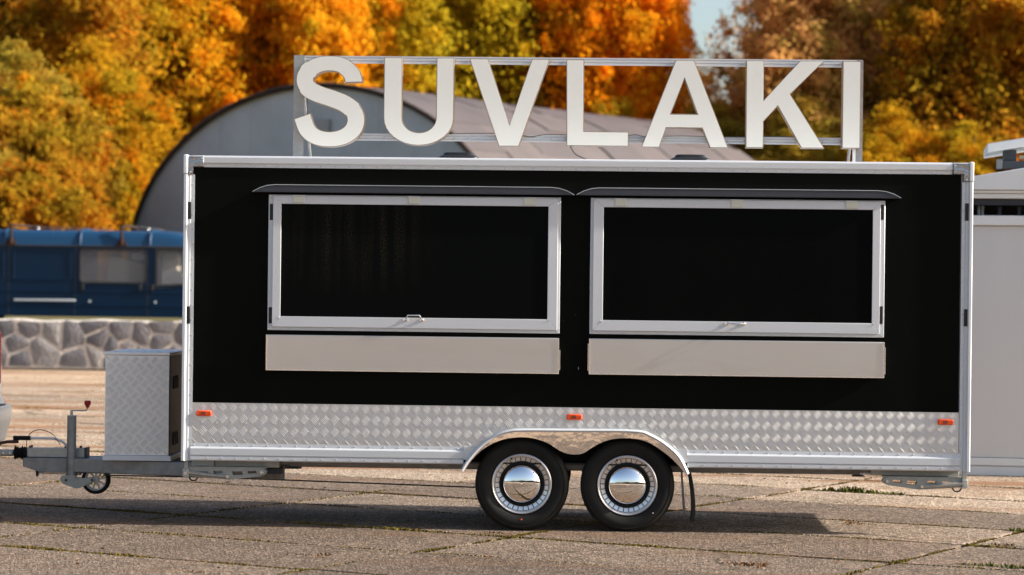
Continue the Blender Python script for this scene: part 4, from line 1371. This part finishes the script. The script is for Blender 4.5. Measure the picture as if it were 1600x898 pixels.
for i, (sx, sz) in enumerate(seeds):
    poly = [(max(sx - .6, WX0), .0), (min(sx + .6, WX1), .0), (min(sx + .6, WX1), WZ), (max(sx - .6, WX0), WZ)]
    for k in range(max(0, i - 16), min(len(seeds), i + 17)):
        if k != i:
            ox, oz = seeds[k]
            a, b_ = ox - sx, oz - sz
            if a * a + b_ * b_ > 1e-6:
                poly = clip(poly, a, b_, (ox * ox + oz * oz - sx * sx - sz * sz) / 2)
            if len(poly) < 3:
                break
    if len(poly) < 3:
        continue
    g_ = rs.uniform(.012, .042)
    poly = inset(poly, g_)
    ar = .5 * sum(poly[k - 1][0] * poly[k][1] - poly[k][0] * poly[k - 1][1] for k in range(len(poly)))
    if ar < .012:
        continue
    # round the corners (Chaikin) and roughen
    for _ in range(1):
        q = []
        for k in range(len(poly)):
            a, c = poly[k], poly[(k + 1) % len(poly)]
            q += [(a[0] * .87 + c[0] * .13, a[1] * .87 + c[1] * .13), (a[0] * .13 + c[0] * .87, a[1] * .13 + c[1] * .87)]
        poly = q
    poly = [(x_ + rs.uniform(-.020, .020), min(WZ - .004, z_ + rs.uniform(-.020, .020))) for x_, z_ in poly]
    n = len(poly)
    cx = sum(p_[0] for p_ in poly) / n; cz = sum(p_[1] for p_ in poly) / n
    d = rs.uniform(.006, .016)
    tx, tz = rs.uniform(-.02, .02), rs.uniform(-.03, .01)
    V = [(x_, 29.83, z_) for x_, z_ in poly] + [(x_, 29.80 - d * .55, z_) for x_, z_ in poly] + \
        [(cx + (x_ - cx) * .93, 29.80 - d + (x_ - cx) * tx + (z_ - cz) * tz, cz + (z_ - cz) * .93) for x_, z_ in poly] + [(cx, 29.80 - d * 1.15, cz)]
    F = [(k, (k + 1) % n, n + (k + 1) % n, n + k) for k in range(n)] + [(n + k, n + (k + 1) % n, 2 * n + (k + 1) % n, 2 * n + k) for k in range(n)] + [(2 * n + k, 2 * n + (k + 1) % n, 3 * n) for k in range(n)]
    mm = rs.choice(STONEM[:3] + STONEM[:1] + [STONEM[3]] * (1 if rs.random() < .4 else 0) + [STONEM[0]])
    if abs(cx + 9.28) < .25 and abs(cz - .22) < .15:
        mm = M['stone_orange']
        kk = .45
        V = [(cx + (x_ - cx) * kk, y_, cz + (z_ - cz) * kk * 1.1) for x_, y_, z_ in V]
    MB().add(V, F).build('stone', mm, WL, smooth=40, merge=False)

# ================================================================== BLUE VAN
VN = thing('blue_van', 'old dark blue panel van parked above the stone wall with rusty roof bars', 'van', (-10.5, 34.3, .75))
VY0, VY1 = 33.4, 35.15
vx0, vx1 = -14.25, -7.75
def rrect(x0, x1, z0, z1, r, n=5, sk=0):
    P = arc(x1 - r, z1 - r, r, r, 0, 90, n) + arc(x0 + r, z1 - r, r, r, 90, 180, n) + arc(x0 + r, z0 + r, r, r, 180, 270, n) + arc(x1 - r, z0 + r, r, r, 270, 360, n)
    return P
van_side = [(vx0, .98), (vx0, 2.44), (vx0 + .05, 2.47)] + [(-8.25, 2.455), (-8.02, 2.40), (-7.55, 1.82), (-7.05, 1.72), (-6.95, 1.55), (-6.93, 1.05), (-7.0, 1.0)] + arc(-7.72, 1.06, .36, .36, 0, 180, 10) + [(-8.15, .98), (-12.85, .98)] + arc(-13.24, 1.06, .36, .36, 0, 180, 10)
win1 = rrect(-10.905, -9.530, 1.700, 2.392, .09)
cabw = [(-9.243, 1.66), (-7.86, 1.74), (-8.20, 2.36), (-9.243, 2.40)]
for y0, y1 in ((VY0, VY0 + .03), (VY1 - .03, VY1)):
    MB().prism([van_side, win1[::-1], cabw[::-1]], y0, y1).build('side_wall', 'van', VN, bevel=.008)
# roof: raised cap with cross ribs
def van_roof(xa, xb, rib, name='roof'):
    ys = [(VY0 + .005, 2.475), (VY0 + .02, 2.52), (VY0 + .05, 2.64), (VY0 + .10, 2.74), (VY0 + .20, 2.79), (VY0 + .45, 2.81), (34.28, 2.82), (VY1 - .45, 2.81), (VY1 - .20, 2.79), (VY1 - .10, 2.74), (VY1 - .05, 2.64), (VY1 - .02, 2.52), (VY1 - .005, 2.475)]
    V, F = [], []
    st = frange(xa, xb, .12)
    for x_ in st:
        k = 1.0
        if x_ > -9.3:
            k = max(0., 1 - ((x_ + 9.3) / 1.25) ** 2.2)
        if x_ < vx0 + .25:
            k = .75 + .25 * (x_ - vx0) / .25
        rb = sum(math.exp(-((x_ - c) / .035) ** 2) for c in rib) * .02
        for y, z in ys:
            V.append((x_, y, 2.475 + (z - 2.475) * k + rb * (z > 2.5)))
    n = len(ys)
    for i in range(len(st) - 1):
        for k in range(n - 1):
            F.append((i * n + k, i * n + k + 1, (i + 1) * n + k + 1, (i + 1) * n + k))
    F.append(tuple(range(n)))
    F.append(tuple((len(st) - 1) * n + k for k in range(n)))
    return MB().add(V, F).build(name, 'van_roof', VN, smooth=50)
van_roof(vx0 + .02, -8.1, ())
for c in (-10.92, -9.42, -12.55):
    P = [(VY0 + .003, 2.49), (VY0 + .010, 2.56), (VY0 + .036, 2.65), (VY0 + .085, 2.752), (VY0 + .19, 2.803), (VY0 + .45, 2.823)]
    MB().tube([(c, y, z) for y, z in P] + [(c, VY1 - (y - VY0), z) for y, z in P[::-1]], .022, 8).build('roof_rib', 'van_roof', VN, smooth=60)
MB().box(vx0, -8.1, VY0 - .030, VY0 + .002, 2.452, 2.478).build('drip_rail', 'seal', VN, bevel=.006)
b = MB()
b.add([(-8.02, VY0 + .04, 2.40), (-8.02, VY1 - .04, 2.40), (-7.55, VY1 - .04, 1.82), (-7.55, VY0 + .04, 1.82)], [(0, 1, 2, 3)])
b.build('windscreen', 'van_glass', VN)
b = MB().prism([[(-7.56, 1.81), (-7.05, 1.71), (-6.955, 1.55), (-6.94, 1.05), (-7.56, 1.05)]], VY0 + .031, VY1 - .031)
b.build('bonnet', 'van', VN, bevel=.02)
MB().box(vx0 + .002, vx0 + .04, VY0 + .031, VY1 - .031, .99, 2.46).build('rear_wall', 'van', VN)
MB().box(vx0 + .05, -7.6, VY0 + .04, VY1 - .04, 1.0, 1.04).build('floor', 'slate', VN)
MB().box(-9.36, -9.33, VY0 + .04, VY1 - .04, 1.05, 1.66).build('bulkhead', 'slate', VN)
# pressed panels, one frame standing proud of the side
for x0, x1 in ((-12.37, -11.10), (-13.85, -12.55)):
    MB().prism([rrect(x0, x1, 1.730, 2.405, .05), rrect(x0 + .045, x1 - .045, 1.775, 2.36, .04)[::-1]], VY0 - .012, VY0 + .001).build('pressed_panel', 'van', VN, bevel=.004)
for z in (1.21, 1.50):
    MB().box(vx0 + .02, -8.3, VY0 - .010, VY0 + .001, z, z + .022).build('body_crease', 'van', VN, bevel=.004)
for x_ in (-12.46, -11.03, -9.475):
    MB().box(x_, x_ + .014, VY0 - .003, VY0 + .002, 1.0, 2.44).build('door_gap', 'seal', VN)
def frame_of(P, w):
    return [P, inset(P, w)[::-1]]
MB().prism(frame_of(rrect(-10.93, -9.505, 1.675, 2.417, .10), .036), VY0 - .018, VY0 + .006).build('window_seal', 'seal', VN)
MB().prism([rrect(-10.90, -9.535, 1.705, 2.387, .08)], VY0 + .008, VY0 + .014).build('window', 'van_glass', VN, smooth=0)
MB().prism([rrect(-10.90, -9.535, 1.705, 2.387, .08)], VY1 - .014, VY1 - .008).build('window', 'van_glass', VN, smooth=0)
MB().prism(frame_of(cabw, -.024)[::-1], VY0 - .012, VY0 + .004).build('window_seal', 'seal', VN)
MB().prism([cabw], VY0 + .008, VY0 + .014).build('window', 'van_glass', VN, smooth=0)
MB().prism([cabw], VY1 - .014, VY1 - .008).build('window', 'van_glass', VN, smooth=0)
MB().box(-12.335, -11.01, VY0 - .022, VY0 + .001, 1.300, 1.348).build('sliding_rail', 'alu', VN, bevel=.008)
for x_ in (-10.90, -9.66, -9.40):
    MB().box(x_, x_ + .075, VY0 - .03, VY0 + .001, 1.54, 1.66).build('door_handle', 'black', VN, bevel=.01)
b = MB()
for x_, z_ in ((-10.70, 1.31), (-9.29, 1.305)):
    b.tube([(x_, VY0 - .02, z_), (x_, VY0 + .002, z_)], .028, 12)
b.build('door_lock', 'alu', VN)
for x_ in (-12.41, -10.03):
    rb = thing_part('roof_bar', VN)
    for yy, s_ in ((VY0 - .01, 1), (VY1 + .01, -1)):
        MB().add([(x_ - .13, yy - .02, 2.47), (x_ + .13, yy - .02, 2.47), (x_ + .13, yy + .03 * s_, 2.47), (x_ - .13, yy + .03 * s_, 2.47), (x_ - .10, yy - .02, 2.53), (x_ + .10, yy - .02, 2.53), (x_ + .05, yy + .04 * s_, 2.62), (x_ - .05, yy + .04 * s_, 2.62)],
                 [(0, 1, 5, 4), (1, 2, 6, 5), (2, 3, 7, 6), (3, 0, 4, 7), (0, 3, 2, 1), (4, 5, 6, 7)]).build('foot', 'rust', rb)
        MB().tube([(x_, yy, 2.50), (x_, yy + s_ * .02, 2.70), (x_ - .01, yy + s_ * .06, 2.93)], [.05, .032, .030], 8).build('upright', 'rust', rb)
    MB().tube([(x_ - .01, VY0 + .05, 2.90), (x_ - .01, VY1 - .05, 2.90)], .018, 8).build('crossbar', 'rust', rb)
for a, c in ((-12.41, -10.03), (-10.03, -8.9)):
    MB().tube([(a, VY0 + .35, 2.925), (a + .6, VY0 + .4, 2.87), (c - .3, VY0 + .5, 2.84)], .007, 5).build('roof_strap', 'wire', VN)
for x_ in (-11.92, -9.53):
    MB().ball((x_, VY0 + .40, 2.845), .035, 8, 6).build('roof_clamp', 'screw', VN)
# load seen through the glass
MB().prism([[(-10.42, 1.60), (-9.35, 1.60), (-9.35, 1.98), (-9.60, 2.06), (-10.38, 2.30)]], VY0 + .45, VY0 + .50).build('cargo_board', 'cargo', VN)
MB().box(-9.86, -9.55, VY0 + .30, VY0 + .36, 2.20, 2.32).build('headrest', 'alu_white', VN, bevel=.02)
for x_ in (-9.20, ):
    MB().prism([rrect(x_, x_ + .30, 1.85, 2.33, .08)], VY0 + .35, VY0 + .85).build('seat_back', 'cargo', VN, bevel=.03)
MB().prism([[(-9.2, 1.55), (-8.62, 1.55), (-8.80, 1.96), (-9.2, 2.0)]], VY0 + .25, VY0 + .30).build('seat_cushion', 'kiosk', VN)
for cx in (-13.24, -7.72):
    for y in (VY0 + .02, VY1 - .21):
        w = thing_part('wheel', VN)
        MB().lathe([(.2, 0), (.29, -.01), (.32, .02), (.325, .09), (.32, .17), (.2, .19)], (cx, y, 1.075), 'Y', 32).build('tyre', 'tyre', w)
        MB().lathe([(.2, .01), (.17, .05), (.05, .04), (.001, .02)], (cx, y, 1.075), 'Y', 32, closed=False).build('rim', 'galv', w)

# ================================================================== ARCHED HANGAR
HG = thing('arched_hangar', 'grey arched metal hangar with a curved reddish-grey sheet roof behind the trailer', 'hangar', (-8.9, 57.3, .75))
HC, HT, HL, HA, HS, HB = (-8.877, 57.3), -.566, 18.688, 7.699, 2.205, 5.708
he = (math.cos(HT), math.sin(HT)); hn = (-math.sin(HT), math.cos(HT))
def H(l, a, off=0.):
    """point on the shell: l metres along, angle a (0 right springing, pi left)"""
    r1, r2 = HA + off, HB + off
    return (HC[0] + he[0] * r1 * math.cos(a) + hn[0] * l, HC[1] + he[1] * r1 * math.cos(a) + hn[1] * l, HS + r2 * math.sin(a))
NA = 14
AN = [math.pi * k / NA for k in range(NA + 1)]
NCOURSE = 9
rh = random.Random(4)
for ci in range(NCOURSE):
    l0, l1 = HL * ci / NCOURSE, HL * (ci + 1) / NCOURSE
    for k in range(NA):
        off = rh.uniform(-.012, .03) + (.02 if (k + ci) % 2 else 0)
        a0, a1 = AN[k] - .004, AN[k + 1] + .004
        V, F = [], []
        for q in range(4):
            a = a0 + (a1 - a0) * q / 3
            for l in (l0 - .04, l1 + .04):
                V.append(H(l, a, off)); V.append(H(l, a, off - .05))
        for q in range(3):
            s_ = q * 4
            F += [(s_, s_ + 2, s_ + 6, s_ + 4), (s_ + 1, s_ + 5, s_ + 7, s_ + 3), (s_, s_ + 4, s_ + 5, s_ + 1), (s_ + 2, s_ + 3, s_ + 7, s_ + 6)]
        F += [(0, 1, 3, 2), (12, 14, 15, 13)]
        MB().add(V, F).build('roof_sheet', rh.choice(ROOFM), HG, smooth=40, merge=False)
for l, nm in ((.12, 'front_wall'), (HL - .12, 'back_wall')):
    # standing sheets of the end walls
    NS = 12
    for k in range(NS):
        xa, xb = -HA + 2 * HA * k / NS, -HA + 2 * HA * (k + 1) / NS
        t = lambda xx: HS + (HB - .06) * math.sqrt(max(0, 1 - (xx / HA) ** 2))
        P = [(xa + .004, .75)] + [(xb - .004, .75)] + [(xb - .004 + (xa - xb + .008) * q / 4, t(xb - .004 + (xa - xb + .008) * q / 4)) for q in range(5)]
        mb = MB()
        n = len(P)
        off = l + rh.uniform(-.005, .005)
        V = [(HC[0] + he[0] * x_ + hn[0] * (off + d), HC[1] + he[1] * x_ + hn[1] * (off + d), z_) for d in (0, .04) for x_, z_ in P]
        F = [tuple(range(n)), tuple(2 * n - 1 - q for q in range(n))] + [(q, n + q, n + (q + 1) % n, (q + 1) % n) for q in range(n)]
        mb.add(V, F).build('wall_sheet', 'hangar_wall', HG, smooth=0)
for l in (0, HL):
    mb = MB()
    pts = [H(l, math.pi * k / 40, -.04) for k in range(41)]
    mb.tube(pts, .085, 8).build('arch_rim', 'hangar_edge', HG, smooth=60)
for sgn, a in ((1, 0.), (-1, math.pi)):
    p0, p1 = H(0, a), H(HL, a)
    V = [(p0[0], p0[1], .7), (p1[0], p1[1], .7), (p1[0], p1[1], HS), (p0[0], p0[1], HS)]
    V += [(x_ - sgn * he[0] * .08, y_ - sgn * he[1] * .08, z_) for x_, y_, z_ in V]
    MB().add(V, [(0, 1, 2, 3), (4, 7, 6, 5), (0, 4, 5, 1), (1, 5, 6, 2), (2, 6, 7, 3), (3, 7, 4, 0)]).build('side_wall', ROOFM[0], HG)
hx, hz = .35, 6.55
V = [(HC[0] + he[0] * (hx + dx) + hn[0] * d, HC[1] + he[1] * (hx + dx) + hn[1] * d, hz + dz) for d in (.02, .10) for dx, dz in ((-.35, -.25), (.35, -.25), (.35, .25), (-.35, .25))]
MB().add(V, [(0, 1, 2, 3), (4, 7, 6, 5), (0, 4, 5, 1), (1, 5, 6, 2), (2, 6, 7, 3), (3, 7, 4, 0)]).build('vent_hatch', 'galv', HG)

# ================================================================== TREES
def crown_mesh(seed, nclump, nleaf, leaf, low=.10, tight=1.0, rad=3.5, H_=15.):
    rn = np.random.default_rng(seed)
    cl = []
    ph = rn.uniform(0, 6.28, 6)
    while len(cl) < nclump:
        p_ = rn.uniform(-1, 1, 3)
        d = np.linalg.norm(p_)
        if d > 1 or d < .25:
            continue
        w = math.sin(4.1 * p_[0] + ph[0]) + math.sin(4.6 * p_[1] + ph[1]) + math.sin(7.5 * p_[2] + ph[2]) + .7 * math.sin(9 * p_[0] + 6 * p_[2] + ph[3])
        if w < -.55 and rn.random() < .9:
            continue
        if rn.random() > .25 + .75 * d:
            continue
        cl.append(p_)
    cl = np.array(cl)
    zc = (1 + low) / 2 * H_; zr = (1 - low) / 2 * H_
    hh = cl[:, 2]
    taper = np.where(hh > 0, 1 - .30 * hh ** 2, 1 - .25 * hh ** 2)
    lump = 1 + .22 * np.sin(3 * np.arctan2(cl[:, 1], cl[:, 0]) + seed + 4 * hh)
    C_ = np.stack([cl[:, 0] * rad * taper * lump, cl[:, 1] * rad * taper * lump, zc + cl[:, 2] * zr], 1)
    wgt = rn.uniform(.4, 1.6, nclump); wgt /= wgt.sum()
    idx = rn.choice(nclump, nleaf, p=wgt)
    rc = rn.uniform(.35, 1.0, nclump)[idx]
    g = rn.normal(size=(nleaf, 3)); g /= np.linalg.norm(g, axis=1)[:, None]
    g *= (rn.random(nleaf) ** .6)[:, None] * rc[:, None] * tight
    g[:, 2] *= .72
    P = C_[idx] + g
    ns = int(nleaf * (.27 if H_ > 6 else .10))
    q = rn.normal(size=(ns, 3)); q /= np.linalg.norm(q, axis=1)[:, None]
    q *= (rn.uniform(.06, 1.15, ns) ** .6)[:, None]
    tq = np.where(q[:, 2] > 0, 1 - .30 * q[:, 2] ** 2, 1 - .25 * q[:, 2] ** 2)
    az_ = np.arctan2(q[:, 1], q[:, 0])
    tq = tq * (.88 + .20 * np.sin(3 * az_ + seed + 3 * q[:, 2]) + .14 * np.sin(7 * az_ + 6 * q[:, 2] + seed))
    P[:ns] = np.stack([q[:, 0] * rad * tq, q[:, 1] * rad * tq, zc + q[:, 2] * zr * (.9 + .1 * np.sin(5 * az_ + seed))], 1)
    # leaf rhombs, loosely facing outwards and up
    nrm = .35 * g / (np.linalg.norm(g, axis=1)[:, None] + 1e-6) + rn.normal(size=(nleaf, 3)) * .75 + np.array([.25, -.15, .25])
    nrm /= np.linalg.norm(nrm, axis=1)[:, None]
    t1 = np.cross(nrm, rn.normal(size=(nleaf, 3))); t1 /= np.linalg.norm(t1, axis=1)[:, None]
    t2 = np.cross(nrm, t1)
    s_ = (leaf * rn.uniform(.55, 1.35, nleaf))[:, None]
    V = np.empty((nleaf, 4, 3))
    V[:, 0] = P - t1 * s_ * .62
    V[:, 1] = P - t2 * s_ * .40 + nrm * s_ * .10
    V[:, 2] = P + t1 * s_ * .62
    V[:, 3] = P + t2 * s_ * .40 + nrm * s_ * .10
    me = bpy.data.meshes.new('crown')
    me.vertices.add(nleaf * 4)
    me.vertices.foreach_set('co', V.reshape(-1))
    me.loops.add(nleaf * 4)
    me.loops.foreach_set('vertex_index', np.arange(nleaf * 4, dtype=np.int32))
    me.polygons.add(nleaf)
    me.polygons.foreach_set('loop_start', np.arange(0, nleaf * 4, 4, dtype=np.int32))
    me.update(calc_edges=True)
    me.materials.append(LEAF['gold'])
    return me, C_

def trunk_mesh(seed, C_, H_=15.):
    rr = random.Random(seed)
    mb = MB()
    P = [Vector((0, 0, 0))]
    for k in range(1, 8):
        P.append(Vector((rr.uniform(-.12, .12) * k * .5, rr.uniform(-.12, .12) * k * .5, H_ * .93 * k / 7)))
    rad = [.24 * (1 - .88 * k / 7) + .012 for k in range(8)]
    rad[0] *= 1.35
    mb.tube(P, rad, 9)
    idx = list(range(len(C_)))
    rr.shuffle(idx)
    for i in idx[:34]:
        c = Vector(C_[i])
        hgt = max(1.2, c.z - .45 * math.hypot(c.x, c.y) - rr.uniform(.2, 1.2))
        k = min(6, int(hgt / (H_ * .93) * 7))
        t = hgt / (H_ * .93) * 7 - k
        a = P[k].lerp(P[k + 1], max(0, min(1, t)))
        mid = a.lerp(c, .5) + Vector((rr.uniform(-.2, .2), rr.uniform(-.2, .2), -.15))
        r0 = max(.02, rad[k] * .45)
        mb.tube([a, mid, c], [r0, r0 * .6, .012], 5, cap=False)
        for q in range(2):
            e = c + Vector((rr.uniform(-.7, .7), rr.uniform(-.7, .7), rr.uniform(-.2, .7)))
            mb.tube([mid.lerp(c, rr.uniform(.2, .8)), e], [.016, .006], 4, cap=False)
    me = mb.mesh('trunk')
    me.materials.append(M['bark'])
    me.shade_smooth()
    return me
MODELS = []
for s_, nc, nl, lf, low in ((1, 420, 60000, .17, .07), (2, 460, 62000, .165, .05), (3, 400, 56000, .175, .09), (4, 240, 20000, .17, .16)):
    cme, C_ = crown_mesh(s_, nc, nl, lf, low)
    MODELS.append((trunk_mesh(s_, C_), cme))
sme, C_ = crown_mesh(11, 150, 26000, .125, .02, .62, 1.9, 4.2)
def shrub_stem(C_):
    mb = MB(); rr = random.Random(5)
    for i in range(0, len(C_), 3):
        c = Vector(C_[i])
        mb.tube([(rr.uniform(-.2, .2), rr.uniform(-.2, .2), 0), c * .55 + Vector((0, 0, .3)), c], [.035, .02, .006], 5, cap=False)
    me = mb.mesh('stem'); me.materials.append(M['bark']); return me
SHRUB = (shrub_stem(C_), sme)

def tree(x, y, h, r, kind, label, model=0, group=None, name='tree', cat='tree', rot=None):
    t = thing(name, label, cat, (x, y, .75), group)
    t.rotation_euler = (0, 0, rot if rot is not None else (x * 12.9 + y * 7.3) % 6.28)
    if name != 'shrub':
        r *= 1.16
    tm, cm = MODELS[model] if name != 'shrub' else SHRUB
    H0, R0 = (15., 3.5) if name != 'shrub' else (4.2, 1.9)
    t.scale = (r / R0, r / R0, h / H0)
    a = bpy.data.objects.new('trunk' if name != 'shrub' else 'stem', tm)
    c = bpy.data.objects.new('crown', cm)
    for o in (a, c):
        COL.objects.link(o)
        o.parent = t
    c.material_slots[0].link = 'OBJECT'
    c.material_slots[0].material = LEAF[kind]
    return t

TREES = [
    (-32, 75, 16, 3.9, 'gold', 'gold tree well outside the left edge of the photo', 2),
    (-37, 77, 17, 4.0, 'brown', 'brown tree furthest left, well outside the photo', 1),
    (-27.5, 76, 16, 3.8, 'olive', 'olive tree just outside the left edge of the photo', 0),
    (-23.6, 74, 16.5, 3.7, 'olive', 'dark olive tree with brown tints at the top left corner', 1),
    (-20.6, 72, 15, 3.4, 'brown', 'brownish gold tree above the left half of the blue van', 2),
    (-18.2, 79, 17.5, 3.4, 'gold', 'dark gold tree standing above the window of the blue van', 0),
    (-15.2, 80, 18, 2.9, 'orange', 'bright orange-yellow tree above the left shoulder of the hangar', 1),
    (-13.2, 84, 17, 2.9, 'yellow', 'yellow-green tree with dark boughs left of the sign', 2),
    (-11.0, 80, 17.5, 2.6, 'orange', 'orange tree directly above the left end of the sign', 0),
    (-8.4, 83, 17, 3.2, 'yellow', 'yellow-green tree above the letter S', 1),
    (-5.6, 85, 17.5, 3.2, 'yellow', 'yellow-green tree above the gap between U and V, the widest yellow one', 2),
    (-3.3, 90, 18, 2.6, 'gold', 'golden tree above the left arm of the letter V', 3),
    (-1.8, 86, 16.5, 2.3, 'sienna', 'dark red-brown tree behind the letter V', 0),
    (.2, 84, 18, 2.3, 'fire', 'vivid orange tree behind the letter L', 2),
    (2.0, 85, 18, 2.0, 'fire', 'slender vivid orange tree left of the letter A', 1),
    (4.35, 90, 10.8, 1.9, 'rust', 'low thin rusty tree under the patch of open sky', 3),
    (6.7, 88, 14.6, 2.3, 'rust', 'thin rusty tree above the letter K beside the open sky', 3),
    (9.1, 84, 16, 3.3, 'rust', 'rust-brown tree behind the letter K', 0),
    (12.4, 85, 17, 3.3, 'rust', 'broad rusty tree right of the sign', 1),
    (15.6, 82, 16.5, 3.2, 'brown', 'brown and olive tree above the right end of the trailer', 2),
    (18.6, 84, 17, 3.6, 'brown', 'brown-olive tree at the top right corner above the kiosk', 0),
    (22.5, 84, 17, 3.8, 'brown', 'brown tree just outside the right edge of the photo', 1),
    (8.2, 80, 8.6, 2.3, 'olive', 'small olive tree below the rusty crowns behind the letter K', 1),
    (11.6, 78, 8.2, 2.2, 'gold', 'small golden tree just right of the sign post', 2),
    (14.4, 77, 7.4, 2.2, 'gold', 'small golden tree above the right corner of the trailer roof', 0),
    (16.2, 76, 6.8, 1.0, 'sienna', 'small orange-brown spire of a tree above the right trailer corner', 2),
    (17.9, 77, 7.8, 2.1, 'olive', 'small olive tree beside the raised flap of the kiosk', 1),
    (-18.0, 68, 9.5, 2.6, 'gold', 'small gold tree in front of the wood left of the hangar', 2),
    (-20.0, 64, 9.0, 2.6, 'olive', 'small olive tree in front of the wood above the van roof', 0),
    (.6, 82, 8.6, 2.2, 'gold', 'small golden tree just above the hangar ridge behind the letter L', 1),
    (4.8, 82, 8.6, 2.3, 'olive', 'small olive tree just above the hangar roof behind the letter A', 2),
]
for x, y, h, r, kind, lab, md in TREES:
    tree(x, y, h, r, kind, lab, md)
for i, (x, y, h, w_) in enumerate(((-25, 92, 17, 'at the top left corner'), (-20.5, 94, 18, 'above the rear of the blue van'), (-16.5, 93, 18, 'above the front of the blue van'), (-12.2, 95, 18, 'above the left shoulder of the hangar'),
                                (-8, 95, 18, 'above the gap between S and U'), (-3.9, 97, 18, 'above the gap between U and V'), (-.2, 95, 17.5, 'above the letter L'), (11, 95, 17, 'above the letter I'),
                                (15, 94, 17.5, 'above the right corner of the trailer'), (19.5, 95, 18, 'above the kiosk at the top right corner'), (24, 93, 18, 'just outside the right edge of the photo'))):
    tree(x, y, h, 3.6, 'olive' if i % 3 else 'brown', 'shaded back-row tree ' + w_, i % 3, 'trees in the back row of the wood')
for x, y, h, r, kind, lab in (
        (-19.6, 56, 5.6, 2.6, 'olive', 'olive bush at the far left above the rear of the van'),
        (-17.0, 54, 4.4, 2.3, 'brown', 'low brown bush above the rear roof bar of the van'),
        (-16.9, 57, 5.2, 1.9, 'brown', 'brown bush with olive leaves between the two roof bars'),
        (-18.4, 66, 7.8, 2.2, 'gold', 'golden bush with its top some way left of the hangar arch'),
        (-18.2, 60, 7.0, 2.8, 'brown', 'tall brown bush behind the bushes over the van'),
        (-19.0, 62, 7.4, 2.4, 'gold', 'tall golden bush left of the hangar arch')):
    tree(x, y, h, r, kind, lab, 0, None, 'shrub', 'bush')
